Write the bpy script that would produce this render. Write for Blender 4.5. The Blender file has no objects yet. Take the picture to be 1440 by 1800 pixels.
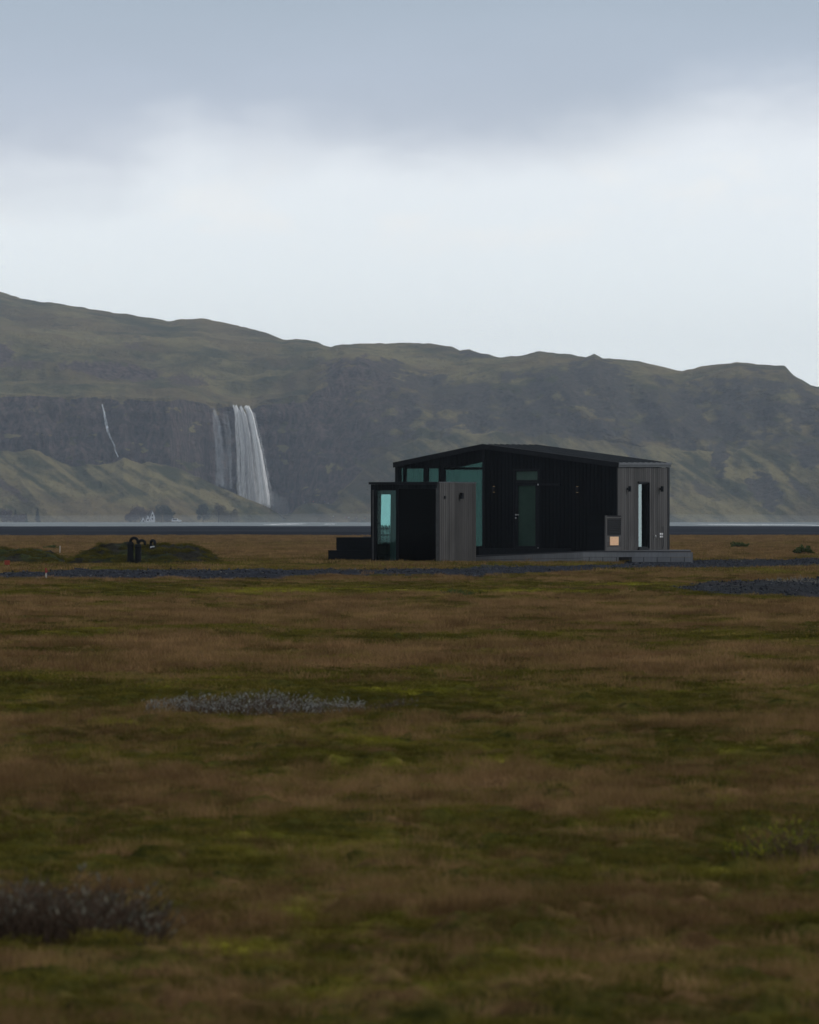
import bpy, bmesh, math, random
import numpy as np
from mathutils import Vector, Matrix
from mathutils.bvhtree import BVHTree

random.seed(7)
RNG = np.random.default_rng(11)
SC = bpy.context.scene
R = math.radians

# ------------------------------------------------------------------ camera
FPX, HZ, EYE = 8000.0, 914.0, 1.31          # focal length in pixels of the 1440x1800 frame, horizon row, eye height
cam_d = bpy.data.cameras.new("camera")
cam = bpy.data.objects.new("camera", cam_d)
SC.collection.objects.link(cam)
cam_d.sensor_fit = 'VERTICAL'; cam_d.sensor_height = 36.0; cam_d.lens = 160.0
cam_d.clip_start = 0.5; cam_d.clip_end = 30000
cam.location = (0, 0, EYE)
cam.rotation_euler = (R(90) + math.atan((HZ - 900) / FPX), 0, 0)
cam_d.dof.use_dof = True; cam_d.dof.focus_distance = 142.0; cam_d.dof.aperture_fstop = 9.5
SC.camera = cam

# ------------------------------------------------------------------ exposure
SC.view_settings.view_transform = 'Standard'
SC.view_settings.look = 'None'
SC.view_settings.exposure = 0.0
SC.view_settings.gamma = 1.0
SC.render.resolution_x = 819; SC.render.resolution_y = 1024
SC.cycles.use_denoising = True
SC.cycles.max_bounces = 8
SC.cycles.volume_bounces = 1
SC.cycles.transparent_max_bounces = 24

# ------------------------------------------------------------------ sun
SUN_EL, SUN_AZ = R(34), R(78)               # azimuth clockwise from +Y
sd = bpy.data.lights.new("sun", 'SUN'); sd.energy = 1.3; sd.angle = R(10); sd.color = (1.0, 0.965, 0.92)
sun = bpy.data.objects.new("sun", sd); SC.collection.objects.link(sun)
sv = Vector((math.sin(SUN_AZ) * math.cos(SUN_EL), math.cos(SUN_AZ) * math.cos(SUN_EL), math.sin(SUN_EL)))
sun.rotation_euler = sv.to_track_quat('Z', 'Y').to_euler()

# ------------------------------------------------------------------ node helpers
class NT:
    def __init__(s, nt): s.nt = nt; s.n = nt.nodes; s.l = nt.links
    def node(s, t, **kw):
        n = s.n.new(t)
        for k, v in kw.items(): setattr(n, k, v)
        return n
    def put(s, sock, v):
        if isinstance(v, bpy.types.NodeSocket): s.l.new(v, sock)
        elif v is not None:
            if hasattr(sock, 'default_value'):
                try: sock.default_value = v
                except Exception:
                    sock.default_value = tuple(v) + (1.0,)
    def math(s, op, a, b=None, c=None, clamp=False):
        n = s.node('ShaderNodeMath', operation=op); n.use_clamp = clamp
        s.put(n.inputs[0], a); s.put(n.inputs[1], b)
        if c is not None: s.put(n.inputs[2], c)
        return n.outputs[0]
    def mix(s, f, a, b, blend='MIX'):
        n = s.node('ShaderNodeMix', data_type='RGBA', blend_type=blend)
        s.put(n.inputs[0], f)
        s.put(n.inputs[6], a if isinstance(a, bpy.types.NodeSocket) else tuple(a)[:3] + (1,))
        s.put(n.inputs[7], b if isinstance(b, bpy.types.NodeSocket) else tuple(b)[:3] + (1,))
        return n.outputs[2]
    def noise(s, vec, scale, detail=4, rough=0.55, dist=0.0):
        n = s.node('ShaderNodeTexNoise'); s.put(n.inputs['Vector'], vec)
        n.inputs['Scale'].default_value = scale; n.inputs['Detail'].default_value = detail
        n.inputs['Roughness'].default_value = rough; n.inputs['Distortion'].default_value = dist
        return n.outputs['Fac']
    def mapr(s, v, a, b, c=0.0, d=1.0, smooth=True):
        n = s.node('ShaderNodeMapRange'); n.interpolation_type = 'SMOOTHSTEP' if smooth else 'LINEAR'
        s.put(n.inputs[0], v)
        for i, q in enumerate((a, b, c, d)): s.put(n.inputs[i + 1], q)
        return n.outputs[0]
    def ramp(s, v, stops):
        n = s.node('ShaderNodeValToRGB'); s.put(n.inputs[0], v)
        e = n.color_ramp.elements
        while len(e) < len(stops): e.new(0.5)
        for i, (p, c) in enumerate(stops):
            e[i].position = p; e[i].color = tuple(c) + (1,)
        return n.outputs[0]
    def vmul(s, v, m):
        n = s.node('ShaderNodeVectorMath', operation='MULTIPLY'); s.put(n.inputs[0], v); n.inputs[1].default_value = m
        return n.outputs[0]
    def attr(s, name, kind='GEOMETRY'):
        n = s.node('ShaderNodeAttribute', attribute_name=name); n.attribute_type = kind
        return n
def mat(name):
    m = bpy.data.materials.new(name); m.use_nodes = True
    t = NT(m.node_tree); t.n.clear()
    return m, t
def principled(t, color, rough=0.7, spec=0.3, metal=0.0, bump=None, bump_str=0.3, bump_dist=0.02):
    b = t.node('ShaderNodeBsdfPrincipled')
    t.put(b.inputs['Base Color'], color if isinstance(color, bpy.types.NodeSocket) else tuple(color)[:3] + (1,))
    t.put(b.inputs['Roughness'], rough); b.inputs['Specular IOR Level'].default_value = spec
    b.inputs['Metallic'].default_value = metal
    if bump is not None:
        bn = t.node('ShaderNodeBump'); bn.inputs['Strength'].default_value = bump_str; bn.inputs['Distance'].default_value = bump_dist
        t.put(bn.inputs['Height'], bump); t.l.new(bn.outputs[0], b.inputs['Normal'])
    return b
def out(t, s):
    o = t.node('ShaderNodeOutputMaterial'); t.l.new(s, o.inputs['Surface']); return o

# ------------------------------------------------------------------ world: overcast sky
W = bpy.data.worlds.new("World"); SC.world = W; W.use_nodes = True
t = NT(W.node_tree); t.n.clear()
sky = t.node('ShaderNodeTexSky'); sky.sky_type = 'NISHITA'; sky.sun_disc = False
sky.sun_elevation = SUN_EL; sky.sun_rotation = SUN_AZ
tc = t.node('ShaderNodeTexCoord').outputs['Generated']
sep = t.node('ShaderNodeSeparateXYZ'); t.l.new(tc, sep.inputs[0]); ez = sep.outputs[2]; ex = sep.outputs[0]
n1 = t.noise(t.vmul(tc, (11, 11, 24)), 1.0, 3, 0.45, 0.2)
n2 = t.noise(t.vmul(tc, (38, 38, 90)), 1.0, 6, 0.55, 0.3)
nz = t.math('ADD', t.math('MULTIPLY', t.math('SUBTRACT', n1, 0.5), 0.020), t.math('MULTIPLY', t.math('SUBTRACT', n2, 0.5), 0.016))
azr = t.mapr(ex, -0.1, 0.1, smooth=False)
g_ = lambda zc: (0.5 + (zc - 0.08) * 30,) * 3
shift = t.ramp(azr, [(0.0, g_(.0735)), (0.18, g_(.0745)), (0.26, g_(.0835)), (0.36, g_(.0815)), (0.48, g_(.0775)), (0.66, g_(.0785)), (0.74, g_(.0835)), (0.84, g_(.0885)), (1.0, g_(.0865))])
nz = t.math('SUBTRACT', nz, t.math('DIVIDE', t.math('SUBTRACT', shift, 0.5), 30.0))
lev = t.math('ADD', ez, nz)
mask = t.mapr(lev, 0.0700, 0.0940)
low = t.ramp(t.mapr(ez, 0.0, 0.09, smooth=False), [(0.0, (1.08, 1.15, 1.145)), (0.6, (1.01, 1.075, 1.105)), (1.0, (0.94, 0.98, 1.03))])
high = t.ramp(t.mapr(ez, 0.075, 0.120, smooth=False), [(0.0, (0.64, 0.685, 0.775)), (0.5, (0.52, 0.59, 0.70)), (1.0, (0.40, 0.485, 0.58))])
n3 = t.noise(t.vmul(tc, (9, 9, 26)), 1.0, 4, 0.55)
high = t.mix(t.mapr(n3, 0.35, 0.7, 0.0, 0.22), high, (0.36, 0.43, 0.51))
zen = t.mix(t.mapr(ez, 0.14, 0.5), high, (0.45, 0.455, 0.46))
cl = t.mix(mask, low, zen)
warm = t.math('MULTIPLY', t.mapr(n2, 0.48, 0.66), t.math('MULTIPLY', t.mapr(lev, 0.056, 0.068), t.mapr(lev, 0.070, 0.086, 1.0, 0.0)))
cl = t.mix(t.math('MULTIPLY', warm, 0.55), cl, (1.06, 1.065, 1.05))
cl10 = t.vmul(cl, (10, 10, 10))
skm = t.mix(0.96, sky.outputs[0], cl10)
bg = t.node('ShaderNodeBackground'); t.l.new(skm, bg.inputs[0]); bg.inputs[1].default_value = 0.10
wo = t.node('ShaderNodeOutputWorld'); t.l.new(bg.outputs[0], wo.inputs['Surface'])

# ------------------------------------------------------------------ scene helpers
def tag(o, label=None, cat=None, group=None, kind=None):
    if label: o['label'] = label
    if cat: o['category'] = cat
    if group: o['group'] = group
    if kind: o['kind'] = kind
    return o
def empty(name, loc=(0, 0, 0), rz=0.0, **kw):
    o = bpy.data.objects.new(name, None); SC.collection.objects.link(o)
    o.location = loc; o.rotation_euler = (0, 0, rz); o.empty_display_size = 0.2
    return tag(o, **kw)
def link_mesh(name, me, m, parent=None, smooth=False):
    o = bpy.data.objects.new(name, me); SC.collection.objects.link(o)
    if m is not None: me.materials.append(m)
    if parent is not None: o.parent = parent
    if smooth:
        me.polygons.foreach_set('use_smooth', [True] * len(me.polygons))
    return o
class MB:
    """collects simple solids and links them as ONE mesh object"""
    def __init__(s): s.v = []; s.f = []
    def add(s, vs, fs):
        k = len(s.v); s.v += [tuple(p) for p in vs]; s.f += [tuple(i + k for i in f) for f in fs]
    def box(s, x0, x1, y0, y1, z0, z1, zt1=None, zb1=None):
        """zt1 / zb1: top / bottom height at x1 when the piece slopes along x"""
        a = z1 if zt1 is None else zt1; b = z0 if zb1 is None else zb1
        s.add([(x0, y0, z0), (x1, y0, b), (x1, y1, b), (x0, y1, z0), (x0, y0, z1), (x1, y0, a), (x1, y1, a), (x0, y1, z1)],
              [(0, 3, 2, 1), (4, 5, 6, 7), (0, 1, 5, 4), (1, 2, 6, 5), (2, 3, 7, 6), (3, 0, 4, 7)])
    def prism(s, pts, z0, z1):
        """pts: ccw (x,y) or (x,y,ztop,zbot)"""
        n = len(pts)
        vs = [(p[0], p[1], p[3] if len(p) > 2 else z0) for p in pts] + [(p[0], p[1], p[2] if len(p) > 2 else z1) for p in pts]
        s.add(vs, [tuple(reversed(range(n))), tuple(range(n, 2 * n))] + [(i, (i + 1) % n, n + (i + 1) % n, n + i) for i in range(n)])
    def tube(s, pts, r, seg=12, cap=True):
        pts = [Vector(p) for p in pts]; rs = r if isinstance(r, (list, tuple)) else [r] * len(pts)
        k = len(s.v); up = Vector((0, 1, 0.01))
        for i, p in enumerate(pts):
            d = (pts[min(i + 1, len(pts) - 1)] - pts[max(i - 1, 0)]).normalized()
            a = d.cross(up)
            if a.length < 1e-3: a = d.cross(Vector((1, 0, 0)))
            a.normalize(); b = d.cross(a).normalized()
            for j in range(seg):
                q = 2 * math.pi * j / seg
                s.v.append(tuple(p + (a * math.cos(q) + b * math.sin(q)) * rs[i]))
        for i in range(len(pts) - 1):
            for j in range(seg):
                j2 = (j + 1) % seg
                s.f.append((k + i * seg + j, k + i * seg + j2, k + (i + 1) * seg + j2, k + (i + 1) * seg + j))
        if cap:
            s.f.append(tuple(k + j for j in reversed(range(seg))))
            s.f.append(tuple(k + (len(pts) - 1) * seg + j for j in range(seg)))
    def build(s, name, m, parent=None, smooth=False, bevel=0.0):
        me = bpy.data.meshes.new(name); me.from_pydata(s.v, [], s.f); me.update()
        o = link_mesh(name, me, m, parent, smooth)
        if bevel:
            b = o.modifiers.new("bevel", 'BEVEL'); b.width = bevel; b.segments = 2; b.limit_method = 'ANGLE'
        return o
def wpt(px, py, Y):                       # a point that far away on that line of sight
    return Vector(((px - 720) / FPX * Y, Y, EYE + (HZ - py) / FPX * Y))
def I(v, tab):                            # piecewise linear table
    return np.interp(v, [a for a, b in tab], [b for a, b in tab])
def grid_mesh(name, P, m, smooth=True, attrs=None):
    nr, nc, _ = P.shape
    me = bpy.data.meshes.new(name)
    me.vertices.add(nr * nc); me.vertices.foreach_set('co', P.reshape(-1).astype(np.float32))
    i = np.arange(nr - 1)[:, None] * nc + np.arange(nc - 1)[None, :]
    q = np.stack([i, i + 1, i + 1 + nc, i + nc], -1).reshape(-1, 4)
    me.loops.add(q.size); me.loops.foreach_set('vertex_index', q.reshape(-1).astype(np.int32))
    me.polygons.add(len(q))
    me.polygons.foreach_set('loop_start', (np.arange(len(q)) * 4).astype(np.int32))
    me.polygons.foreach_set('loop_total', np.full(len(q), 4, np.int32))
    me.polygons.foreach_set('use_smooth', np.full(len(q), smooth, bool))
    me.update(calc_edges=True)
    for k, a in (attrs or {}).items():
        at = me.attributes.new(k, 'FLOAT', 'POINT'); at.data.foreach_set('value', a.reshape(-1).astype(np.float32))
    return link_mesh(name, me, m)

# ------------------------------------------------------------------ numpy gradient noise
_perm = RNG.permutation(512); _perm = np.concatenate([_perm, _perm])
_ang = RNG.uniform(0, 2 * np.pi, 512)
def pn(x, y, seed=0):
    x = np.asarray(x, float) + seed * 17.31; y = np.asarray(y, float) + seed * 9.77
    xi = np.floor(x).astype(int); yi = np.floor(y).astype(int); fx = x - xi; fy = y - yi
    def g(ix, iy, dx, dy):
        a = _ang[_perm[(_perm[ix & 511] + iy) & 511]]
        return np.cos(a) * dx + np.sin(a) * dy
    u = fx * fx * fx * (fx * (fx * 6 - 15) + 10); v = fy * fy * fy * (fy * (fy * 6 - 15) + 10)
    a = g(xi, yi, fx, fy); b = g(xi + 1, yi, fx - 1, fy); c = g(xi, yi + 1, fx, fy - 1); d = g(xi + 1, yi + 1, fx - 1, fy - 1)
    return ((a * (1 - u) + b * u) * (1 - v) + (c * (1 - u) + d * u) * v) * 1.5
def fbm(x, y, oct=4, seed=0, gain=0.5):
    s = 0; a = 1; n = 0
    for o in range(oct):
        s = s + a * pn(x * 2 ** o, y * 2 ** o, seed + o); n += a; a *= gain
    return s / n
def ridged(x, y, oct=4, seed=0):
    s = 0; a = 1; n = 0
    for o in range(oct):
        s = s + a * (1 - np.abs(pn(x * 2 ** o, y * 2 ** o, seed + o)) * 2); n += a; a *= 0.5
    return s / n
def sst(a, b, v):
    q = np.clip((v - a) / (b - a), 0, 1); return q * q * (3 - 2 * q)

# ------------------------------------------------------------------ the plain: fields
GF = EYE * FPX                              # 10480: row below the horizon = GF / distance
BANDS = [(942, .85), (950, .9), (956, .55), (966, .95), (976, .85), (985, .45), (994, .35), (1002, .5), (1022, .75), (1027, .7), (1032, .15), (1046, .12),
         (1054, .75), (1080, .95), (1106, .75), (1114, .25), (1127, .15), (1136, .9), (1170, 1.0), (1183, .7), (1190, .25), (1203, .6), (1213, .35),
         (1232, .05), (1250, .3), (1266, .6), (1292, .7), (1312, .3), (1345, .2), (1368, .6), (1400, .95), (1432, .7), (1456, .15), (1480, .25), (1500, .1), (1560, .2), (1590, .5), (1625, .6), (1645, .3), (1672, .15), (1700, .35), (1750, .35), (1800, .25), (2400, .4)]
G_TOP = [(-900, 1012), (0, 1011), (40, 1008), (100, 1004), (150, 1003), (300, 1004), (500, 1005), (700, 1004), (840, 999), (1060, 997), (1100, 987), (1240, 985), (1440, 984), (2400, 984)]
G_BOT = [(-900, 1018), (0, 1019), (100, 1021), (150, 1022), (480, 1020), (560, 1017), (700, 1016), (850, 1016), (960, 1012), (1085, 1004), (1440, 998), (2400, 998)]
P_TOP = [(1150, 1040), (1190, 1034), (1230, 1026), (1440, 1022), (2400, 1022)]
P_BOT = [(1150, 1040), (1190, 1039), (1240, 1049), (1440, 1053), (2400, 1053)]
MOSS = [(680, 1225, 95, 8, 1.0), (480, 1042, 220, 5, .75), (720, 1046, 90, 4, .7), (910, 1046, 120, 5, .9), (890, 1352, 75, 8, .8), (375, 1666, 80, 10, 1.0), (1130, 1032, 130, 5, .6),
        (45, 1245, 60, 9, .45), (215, 1283, 45, 6, .5), (160, 1118, 30, 5, .7), (790, 1345, 60, 6, .5), (1380, 1008, 160, 4, .55), (1310, 1345, 100, 8, .35),
        (620, 1265, 40, 5, .4), (90, 1150, 200, 5, .25), (1100, 1150, 200, 5, .25), (850, 1640, 120, 8, .35), (1250, 1118, 160, 5, .35), (1400, 1275, 60, 8, .35), (540, 1000, 300, 4, .35)]
def fields(X, Y):
    """brown, moss, gravel, sand masks and the ground height at world X, Y"""
    Ys = np.maximum(Y, 5.0)
    px = 720 + FPX * X / Ys; py = HZ + GF / Ys
    lw = np.log(Ys)
    warp = 0.05 * fbm(X / 9.0, Ys / 9.0, 3, 3) + 0.035 * fbm(X / 2.2, Ys / 2.6, 3, 5)
    pyw = HZ + GF / (Ys * np.exp(warp * np.where(Ys > 160, 0.8, 1.0)))
    b = I(pyw, BANDS)
    kk = sst(18, 55, Ys)
    n = 0.45 * fbm(X / 3.0 + 5, Ys / 4.2, 3, 21, 0.6) + (1 - kk) * 1.75 * fbm(X / 0.50, Ys / 0.26, 5, 31, 0.75) + kk * 1.6 * fbm(X / 1.6, Ys / 1.4, 6, 36, 0.75)
    brown = np.clip(sst(0.28, 0.80, 0.13 + 0.60 * b + n * 0.88), 0, 1)
    mo = np.zeros_like(Ys)
    for (mx, my, wx, wy, s) in MOSS:
        mo = np.maximum(mo, s * np.exp(-(((px - mx) / wx) ** 2 + ((py - my) / wy) ** 2) * 1.1))
    mn = fbm(X / 1.6 + 40, Ys / 2.4, 4, 41, 0.6)
    mn2 = fbm(X / 0.35 + 3, Ys / 0.5, 3, 45, 0.6)
    mo = np.clip(sst(0.28, 0.85, mo * 1.15 + (mn * 0.6 + mn2 * 0.8) * (mo > 0.05)), 0, 1) * .9
    spots = sst(0.12, 0.48, fbm(X / 0.8 + 9, Ys / 0.9 + 3, 4, 51, .6)) * (1 - brown) * 0.42
    mo = np.maximum(mo, spots)
    e = fbm(X / 1.7, Ys / 4.0, 4, 61, 0.6) * 2.2 + fbm(X / 0.35, Ys / 0.9, 2, 66) * 1.6
    g1 = sst(-1.2, 0.6, (py + e) - I(px, G_TOP)) * sst(-1.2, 0.6, I(px, G_BOT) - (py + e))
    g2 = sst(-1.0, 1.0, (py + e) - I(px, P_TOP)) * sst(-1.0, 1.0, I(px, P_BOT) - (py + e)) * 0.9
    gravel = np.clip(g1 + g2, 0, 1) * (Ys < 170) * (Y > 0)
    edge = 372 + 14 * fbm(X / 30.0, Ys * 0 + 3, 3, 71) + 8 * fbm(X / 5.0, Ys / 30, 3, 72)
    sand = sst(-6, 6, Ys - edge)
    near = np.exp(-((np.hypot(X - 3, (Ys - 143)) / 9.0) ** 4))
    far = sst(250, 420, Ys)
    z = 0.085 * fbm(X / 8.0, Ys / 8.0, 3, 81) * (1 - near) * (1 - 0.4 * far)
    z = z + (0.075 * fbm(X / 1.3, Ys / 1.5, 3, 84) + 0.11 * np.abs(fbm(X / 0.27, Ys / 0.25, 3, 87))) * (1 - 0.8 * near) * (1 - far) * (Ys < 200)
    z = z + gravel * (0.05 + 0.05 * fbm(X / .6, Ys / 1.6, 3, 91)) * (px < 750) * sst(115, 92, Ys) * 1.5
    z = z * sst(3, 9, np.abs(Y))
    return brown, mo, gravel, sand, z

# ------------------------------------------------------------------ materials
def surf_mat(name, c1, c2, scale=6.0, rough=0.8, spec=0.25, bump=0.2, dist=0.01, metal=0.0, stretch=(1, 1, 1)):
    m, t = mat(name)
    co = t.vmul(t.node('ShaderNodeTexCoord').outputs['Object'], stretch)
    n = t.noise(co, scale, 5)
    b = principled(t, t.mix(t.mapr(n, 0.3, 0.7), c1, c2), rough, spec, metal, n, bump, dist)
    out(t, b.outputs[0]); return m
def board_mat(name, c1, c2, rough=0.75, spec=0.25, weather=0.35):
    m, t = mat(name)
    geo = t.node('ShaderNodeNewGeometry')
    co = t.node('ShaderNodeTexCoord').outputs['Object']
    grain = t.noise(t.vmul(co, (38, 38, 1.6)), 1.0, 4, 0.6)
    big = t.noise(t.vmul(co, (1.3, 1.3, 0.7)), 1.0, 3)
    f = t.math('ADD', t.math('MULTIPLY', geo.outputs['Random Per Island'], 0.6), t.math('MULTIPLY', t.mapr(grain, .25, .75), 0.4))
    c = t.mix(f, c1, c2)
    c = t.mix(t.math('MULTIPLY', t.mapr(big, 0.4, 0.75), weather), c, [q * 0.6 for q in c1])
    b = principled(t, c, rough, spec, 0, grain, 0.25, 0.004)
    out(t, b.outputs[0]); return m
M_grey = board_mat("grey_boards", (0.026, 0.0255, 0.026), (0.092, 0.089, 0.089))
M_black = board_mat("black_boards", (0.0035, 0.0050, 0.0065), (0.0080, 0.0100, 0.0125), 0.85, 0.08, 0.2)
M_deck = board_mat("deck_boards", (0.12, 0.126, 0.14), (0.25, 0.258, 0.275), 0.8)
M_darkdeck = board_mat("dark_deck_boards", (0.035, 0.038, 0.045), (0.07, 0.075, 0.085), 0.8)
M_trim = surf_mat("black_trim", (0.006, 0.0075, 0.010), (0.011, 0.013, 0.017), 9, 0.65, 0.15, 0.1)
M_roof = surf_mat("roof_sheet", (0.020, 0.025, 0.030), (0.034, 0.040, 0.048), 2.0, 0.5, 0.4, 0.1)
M_flash = surf_mat("roof_flashing", (0.05, 0.056, 0.066), (0.08, 0.088, 0.10), 8, 0.5, 0.4, 0.05)
M_steel = surf_mat("brushed_steel", (0.55, 0.55, 0.55), (0.7, 0.7, 0.7), 30, 0.3, 0.5, 0.05, metal=0.9)
M_white = surf_mat("white_paint", (0.72, 0.74, 0.76), (0.82, 0.83, 0.84), 4, 0.7, 0.3, 0.05)
M_sock = surf_mat("white_plastic", (0.8, 0.8, 0.8), (0.85, 0.85, 0.85), 4, 0.4, 0.5, 0.02)
M_plaster = surf_mat("pale_plaster", (0.35, 0.36, 0.35), (0.42, 0.42, 0.41), 3, 0.8, 0.2, 0.05)
M_plinth = surf_mat("grey_plinth", (0.06, 0.062, 0.065), (0.09, 0.092, 0.095), 5, 0.9, 0.2, 0.2)
M_pipe = surf_mat("black_rubber_pipe", (0.005, 0.006, 0.008), (0.011, 0.013, 0.016), 14, 0.75, 0.12, 0.2)
M_orange = surf_mat("orange_plastic", (0.34, 0.05, 0.02), (0.26, 0.035, 0.015), 20, 0.5, 0.3, 0.1)
M_redp = surf_mat("red_paint", (0.34, 0.05, 0.04), (0.26, 0.04, 0.03), 20, 0.6, 0.3, 0.1)
M_stake = surf_mat("pale_wood", (0.45, 0.42, 0.38), (0.6, 0.57, 0.52), 20, 0.8, 0.2, 0.2)
M_peach = surf_mat("peach_wood_tone", (0.80, 0.47, 0.27), (0.88, 0.56, 0.34), 7, 0.6, 0.3, 0.1, stretch=(1, 1, 6))
M_bark = surf_mat("bark", (0.03, 0.026, 0.022), (0.055, 0.048, 0.04), 10, 0.9, 0.2, 0.4)
def glass_mat(name, tint, refl, ior, rough=0.015, wav=0.0):
    m, t = mat(name)
    fr = t.node('ShaderNodeFresnel'); fr.inputs[0].default_value = ior
    tr = t.node('ShaderNodeBsdfTransparent'); tr.inputs[0].default_value = tuple(tint) + (1,)
    gl = t.node('ShaderNodeBsdfGlossy'); gl.inputs[0].default_value = tuple(refl) + (1,); gl.inputs['Roughness'].default_value = rough
    if wav:
        n = t.noise(t.vmul(t.node('ShaderNodeTexCoord').outputs['Object'], (1, 1, 1)), 1.1, 2)
        bn = t.node('ShaderNodeBump'); bn.inputs['Strength'].default_value = wav; bn.inputs['Distance'].default_value = 0.05
        t.l.new(n, bn.inputs['Height']); t.l.new(bn.outputs[0], gl.inputs['Normal'])
    mx = t.node('ShaderNodeMixShader'); t.l.new(fr.outputs[0], mx.inputs[0]); t.l.new(tr.outputs[0], mx.inputs[1]); t.l.new(gl.outputs[0], mx.inputs[2])
    out(t, mx.outputs[0]); return m
M_teal = glass_mat("teal_glass", (0.32, 0.49, 0.46), (0.22, 0.44, 0.41), 1.9, 0.02, 0.05)
M_dglass = glass_mat("dark_glass", (0.02, 0.03, 0.03), (0.25, 0.30, 0.30), 1.15)
M_doorglass = glass_mat("door_glass", (0.62, 0.70, 0.67), (0.4, 0.5, 0.48), 1.2)
M_backing = surf_mat("grey_green_backing", (0.34, 0.37, 0.35), (0.42, 0.46, 0.44), 1.5, 0.9, 0.1, 0.1)
M_sglass = glass_mat("side_glass", (0.25, 0.32, 0.33), (0.85, 1.0, 1.0), 3.4)
M_curtain = surf_mat("curtain_cloth", (0.16, 0.30, 0.29), (0.25, 0.42, 0.40), 3, 0.9, 0.1, 0.3, stretch=(12, 12, 0.3))
m, t = mat("reflector_glass"); g = t.node('ShaderNodeBsdfGlossy'); g.inputs[0].default_value = (0.44, 0.60, 0.585, 1); g.inputs['Roughness'].default_value = 0.02
out(t, g.outputs[0]); M_reflector = m
m, t = mat("lamp_glow"); e = t.node('ShaderNodeEmission'); e.inputs[0].default_value = (1.0, 0.72, 0.42, 1); e.inputs[1].default_value = 0.22
out(t, e.outputs[0]); M_glow = m

def brown_green(t, br, mo, rnd, kind):
    """shared colours of dry grass, green moss and yellow moss"""
    if kind == 'blade':
        dry = t.mix(rnd, (0.100, 0.058, 0.027), (0.400, 0.250, 0.122))
        grn = t.mix(rnd, (0.038, 0.038, 0.007), (0.175, 0.152, 0.028))
    else:
        dry = t.mix(rnd, (0.070, 0.041, 0.020), (0.170, 0.105, 0.052))
        grn = t.mix(rnd, (0.024, 0.027, 0.007), (0.080, 0.074, 0.018))
    yel = t.mix(rnd, (0.13, 0.135, 0.015), (0.30, 0.27, 0.035))
    c = t.mix(br, grn, dry)
    return t.mix(mo, c, yel)
# ground
m, t = mat("plain_ground")
pos = t.node('ShaderNodeNewGeometry').outputs['Position']
br = t.attr('brown').outputs['Fac']; mo = t.attr('moss').outputs['Fac']; gv = t.attr('gravel').outputs['Fac']; sa = t.attr('sand').outputs['Fac']
fine = t.noise(pos, 9.0, 5, 0.65); mid = t.noise(t.vmul(pos, (0.35, 0.12, 0.3)), 1.0, 5, 0.6)
veg = brown_green(t, br, mo, t.mapr(fine, 0.3, 0.7), 'soil')
grc = t.mix(t.mapr(t.noise(pos, 5.0, 6, 0.75), 0.3, 0.72), (0.016, 0.019, 0.026), (0.048, 0.054, 0.068))
sdc = t.mix(t.mapr(t.noise(t.vmul(pos, (0.02, 0.012, 0.1)), 1.0, 5, 0.6), 0.35, 0.68), (0.014, 0.017, 0.024), (0.034, 0.040, 0.052))
far_y = t.node('ShaderNodeSeparateXYZ'); t.l.new(pos, far_y.inputs[0])
c = t.mix(gv, veg, grc); c = t.mix(sa, c, sdc)
b = principled(t, c, 1.0, 0.0, 0, fine, 0.6, 0.03); out(t, b.outputs[0]); M_ground = m
# grass blades (instanced; patch values ride on the instances)
def blade_mat(name):
    m, t = mat(name)
    br = t.attr('brown', 'INSTANCER').outputs['Fac']; mo = t.attr('moss', 'INSTANCER').outputs['Fac']
    oi = t.node('ShaderNodeObjectInfo').outputs['Random']; ri = t.node('ShaderNodeNewGeometry').outputs['Random Per Island']
    tn = t.attr('tone', 'INSTANCER').outputs['Fac']
    rnd = t.math('ADD', t.math('MULTIPLY', t.math('ADD', oi, ri), 0.18), t.math('MULTIPLY', tn, 0.64), clamp=True)
    c = brown_green(t, br, mo, rnd, 'blade')
    d = t.node('ShaderNodeBsdfDiffuse'); t.l.new(c, d.inputs[0])
    tl = t.node('ShaderNodeBsdfTranslucent'); t.l.new(c, tl.inputs[0])
    mx = t.node('ShaderNodeMixShader'); mx.inputs[0].default_value = 0.3
    t.l.new(d.outputs[0], mx.inputs[1]); t.l.new(tl.outputs[0], mx.inputs[2]); out(t, mx.outputs[0]); return m
M_blade = blade_mat("grass_blade")
m, t = mat("gravel_stone")
oi = t.node('ShaderNodeObjectInfo').outputs['Random']
b = principled(t, t.ramp(oi, [(0.0, (0.012, 0.014, 0.019)), (0.7, (0.036, 0.040, 0.050)), (0.96, (0.062, 0.066, 0.076)), (1.0, (0.15, 0.15, 0.15))]), 0.9, 0.2); out(t, b.outputs[0]); M_stone = m
def leaf_mat(name, c1, c2, trans=0.25):
    m, t = mat(name)
    ri = t.node('ShaderNodeNewGeometry').outputs['Random Per Island']
    c = t.mix(ri, c1, c2)
    d = t.node('ShaderNodeBsdfDiffuse'); t.l.new(c, d.inputs[0])
    tl = t.node('ShaderNodeBsdfTranslucent'); t.l.new(c, tl.inputs[0])
    mx = t.node('ShaderNodeMixShader'); mx.inputs[0].default_value = trans
    t.l.new(d.outputs[0], mx.inputs[1]); t.l.new(tl.outputs[0], mx.inputs[2]); out(t, mx.outputs[0]); return m
M_silver = leaf_mat("silver_leaf", (0.14, 0.15, 0.145), (0.46, 0.49, 0.465))
M_silver2 = leaf_mat("silver_leaf_dim", (0.06, 0.052, 0.038), (0.22, 0.21, 0.165))
M_twig = leaf_mat("purple_twig", (0.045, 0.030, 0.022), (0.125, 0.088, 0.064), 0.0)
M_yleaf = leaf_mat("yellow_green_leaf", (0.10, 0.13, 0.02), (0.26, 0.24, 0.03))
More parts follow.
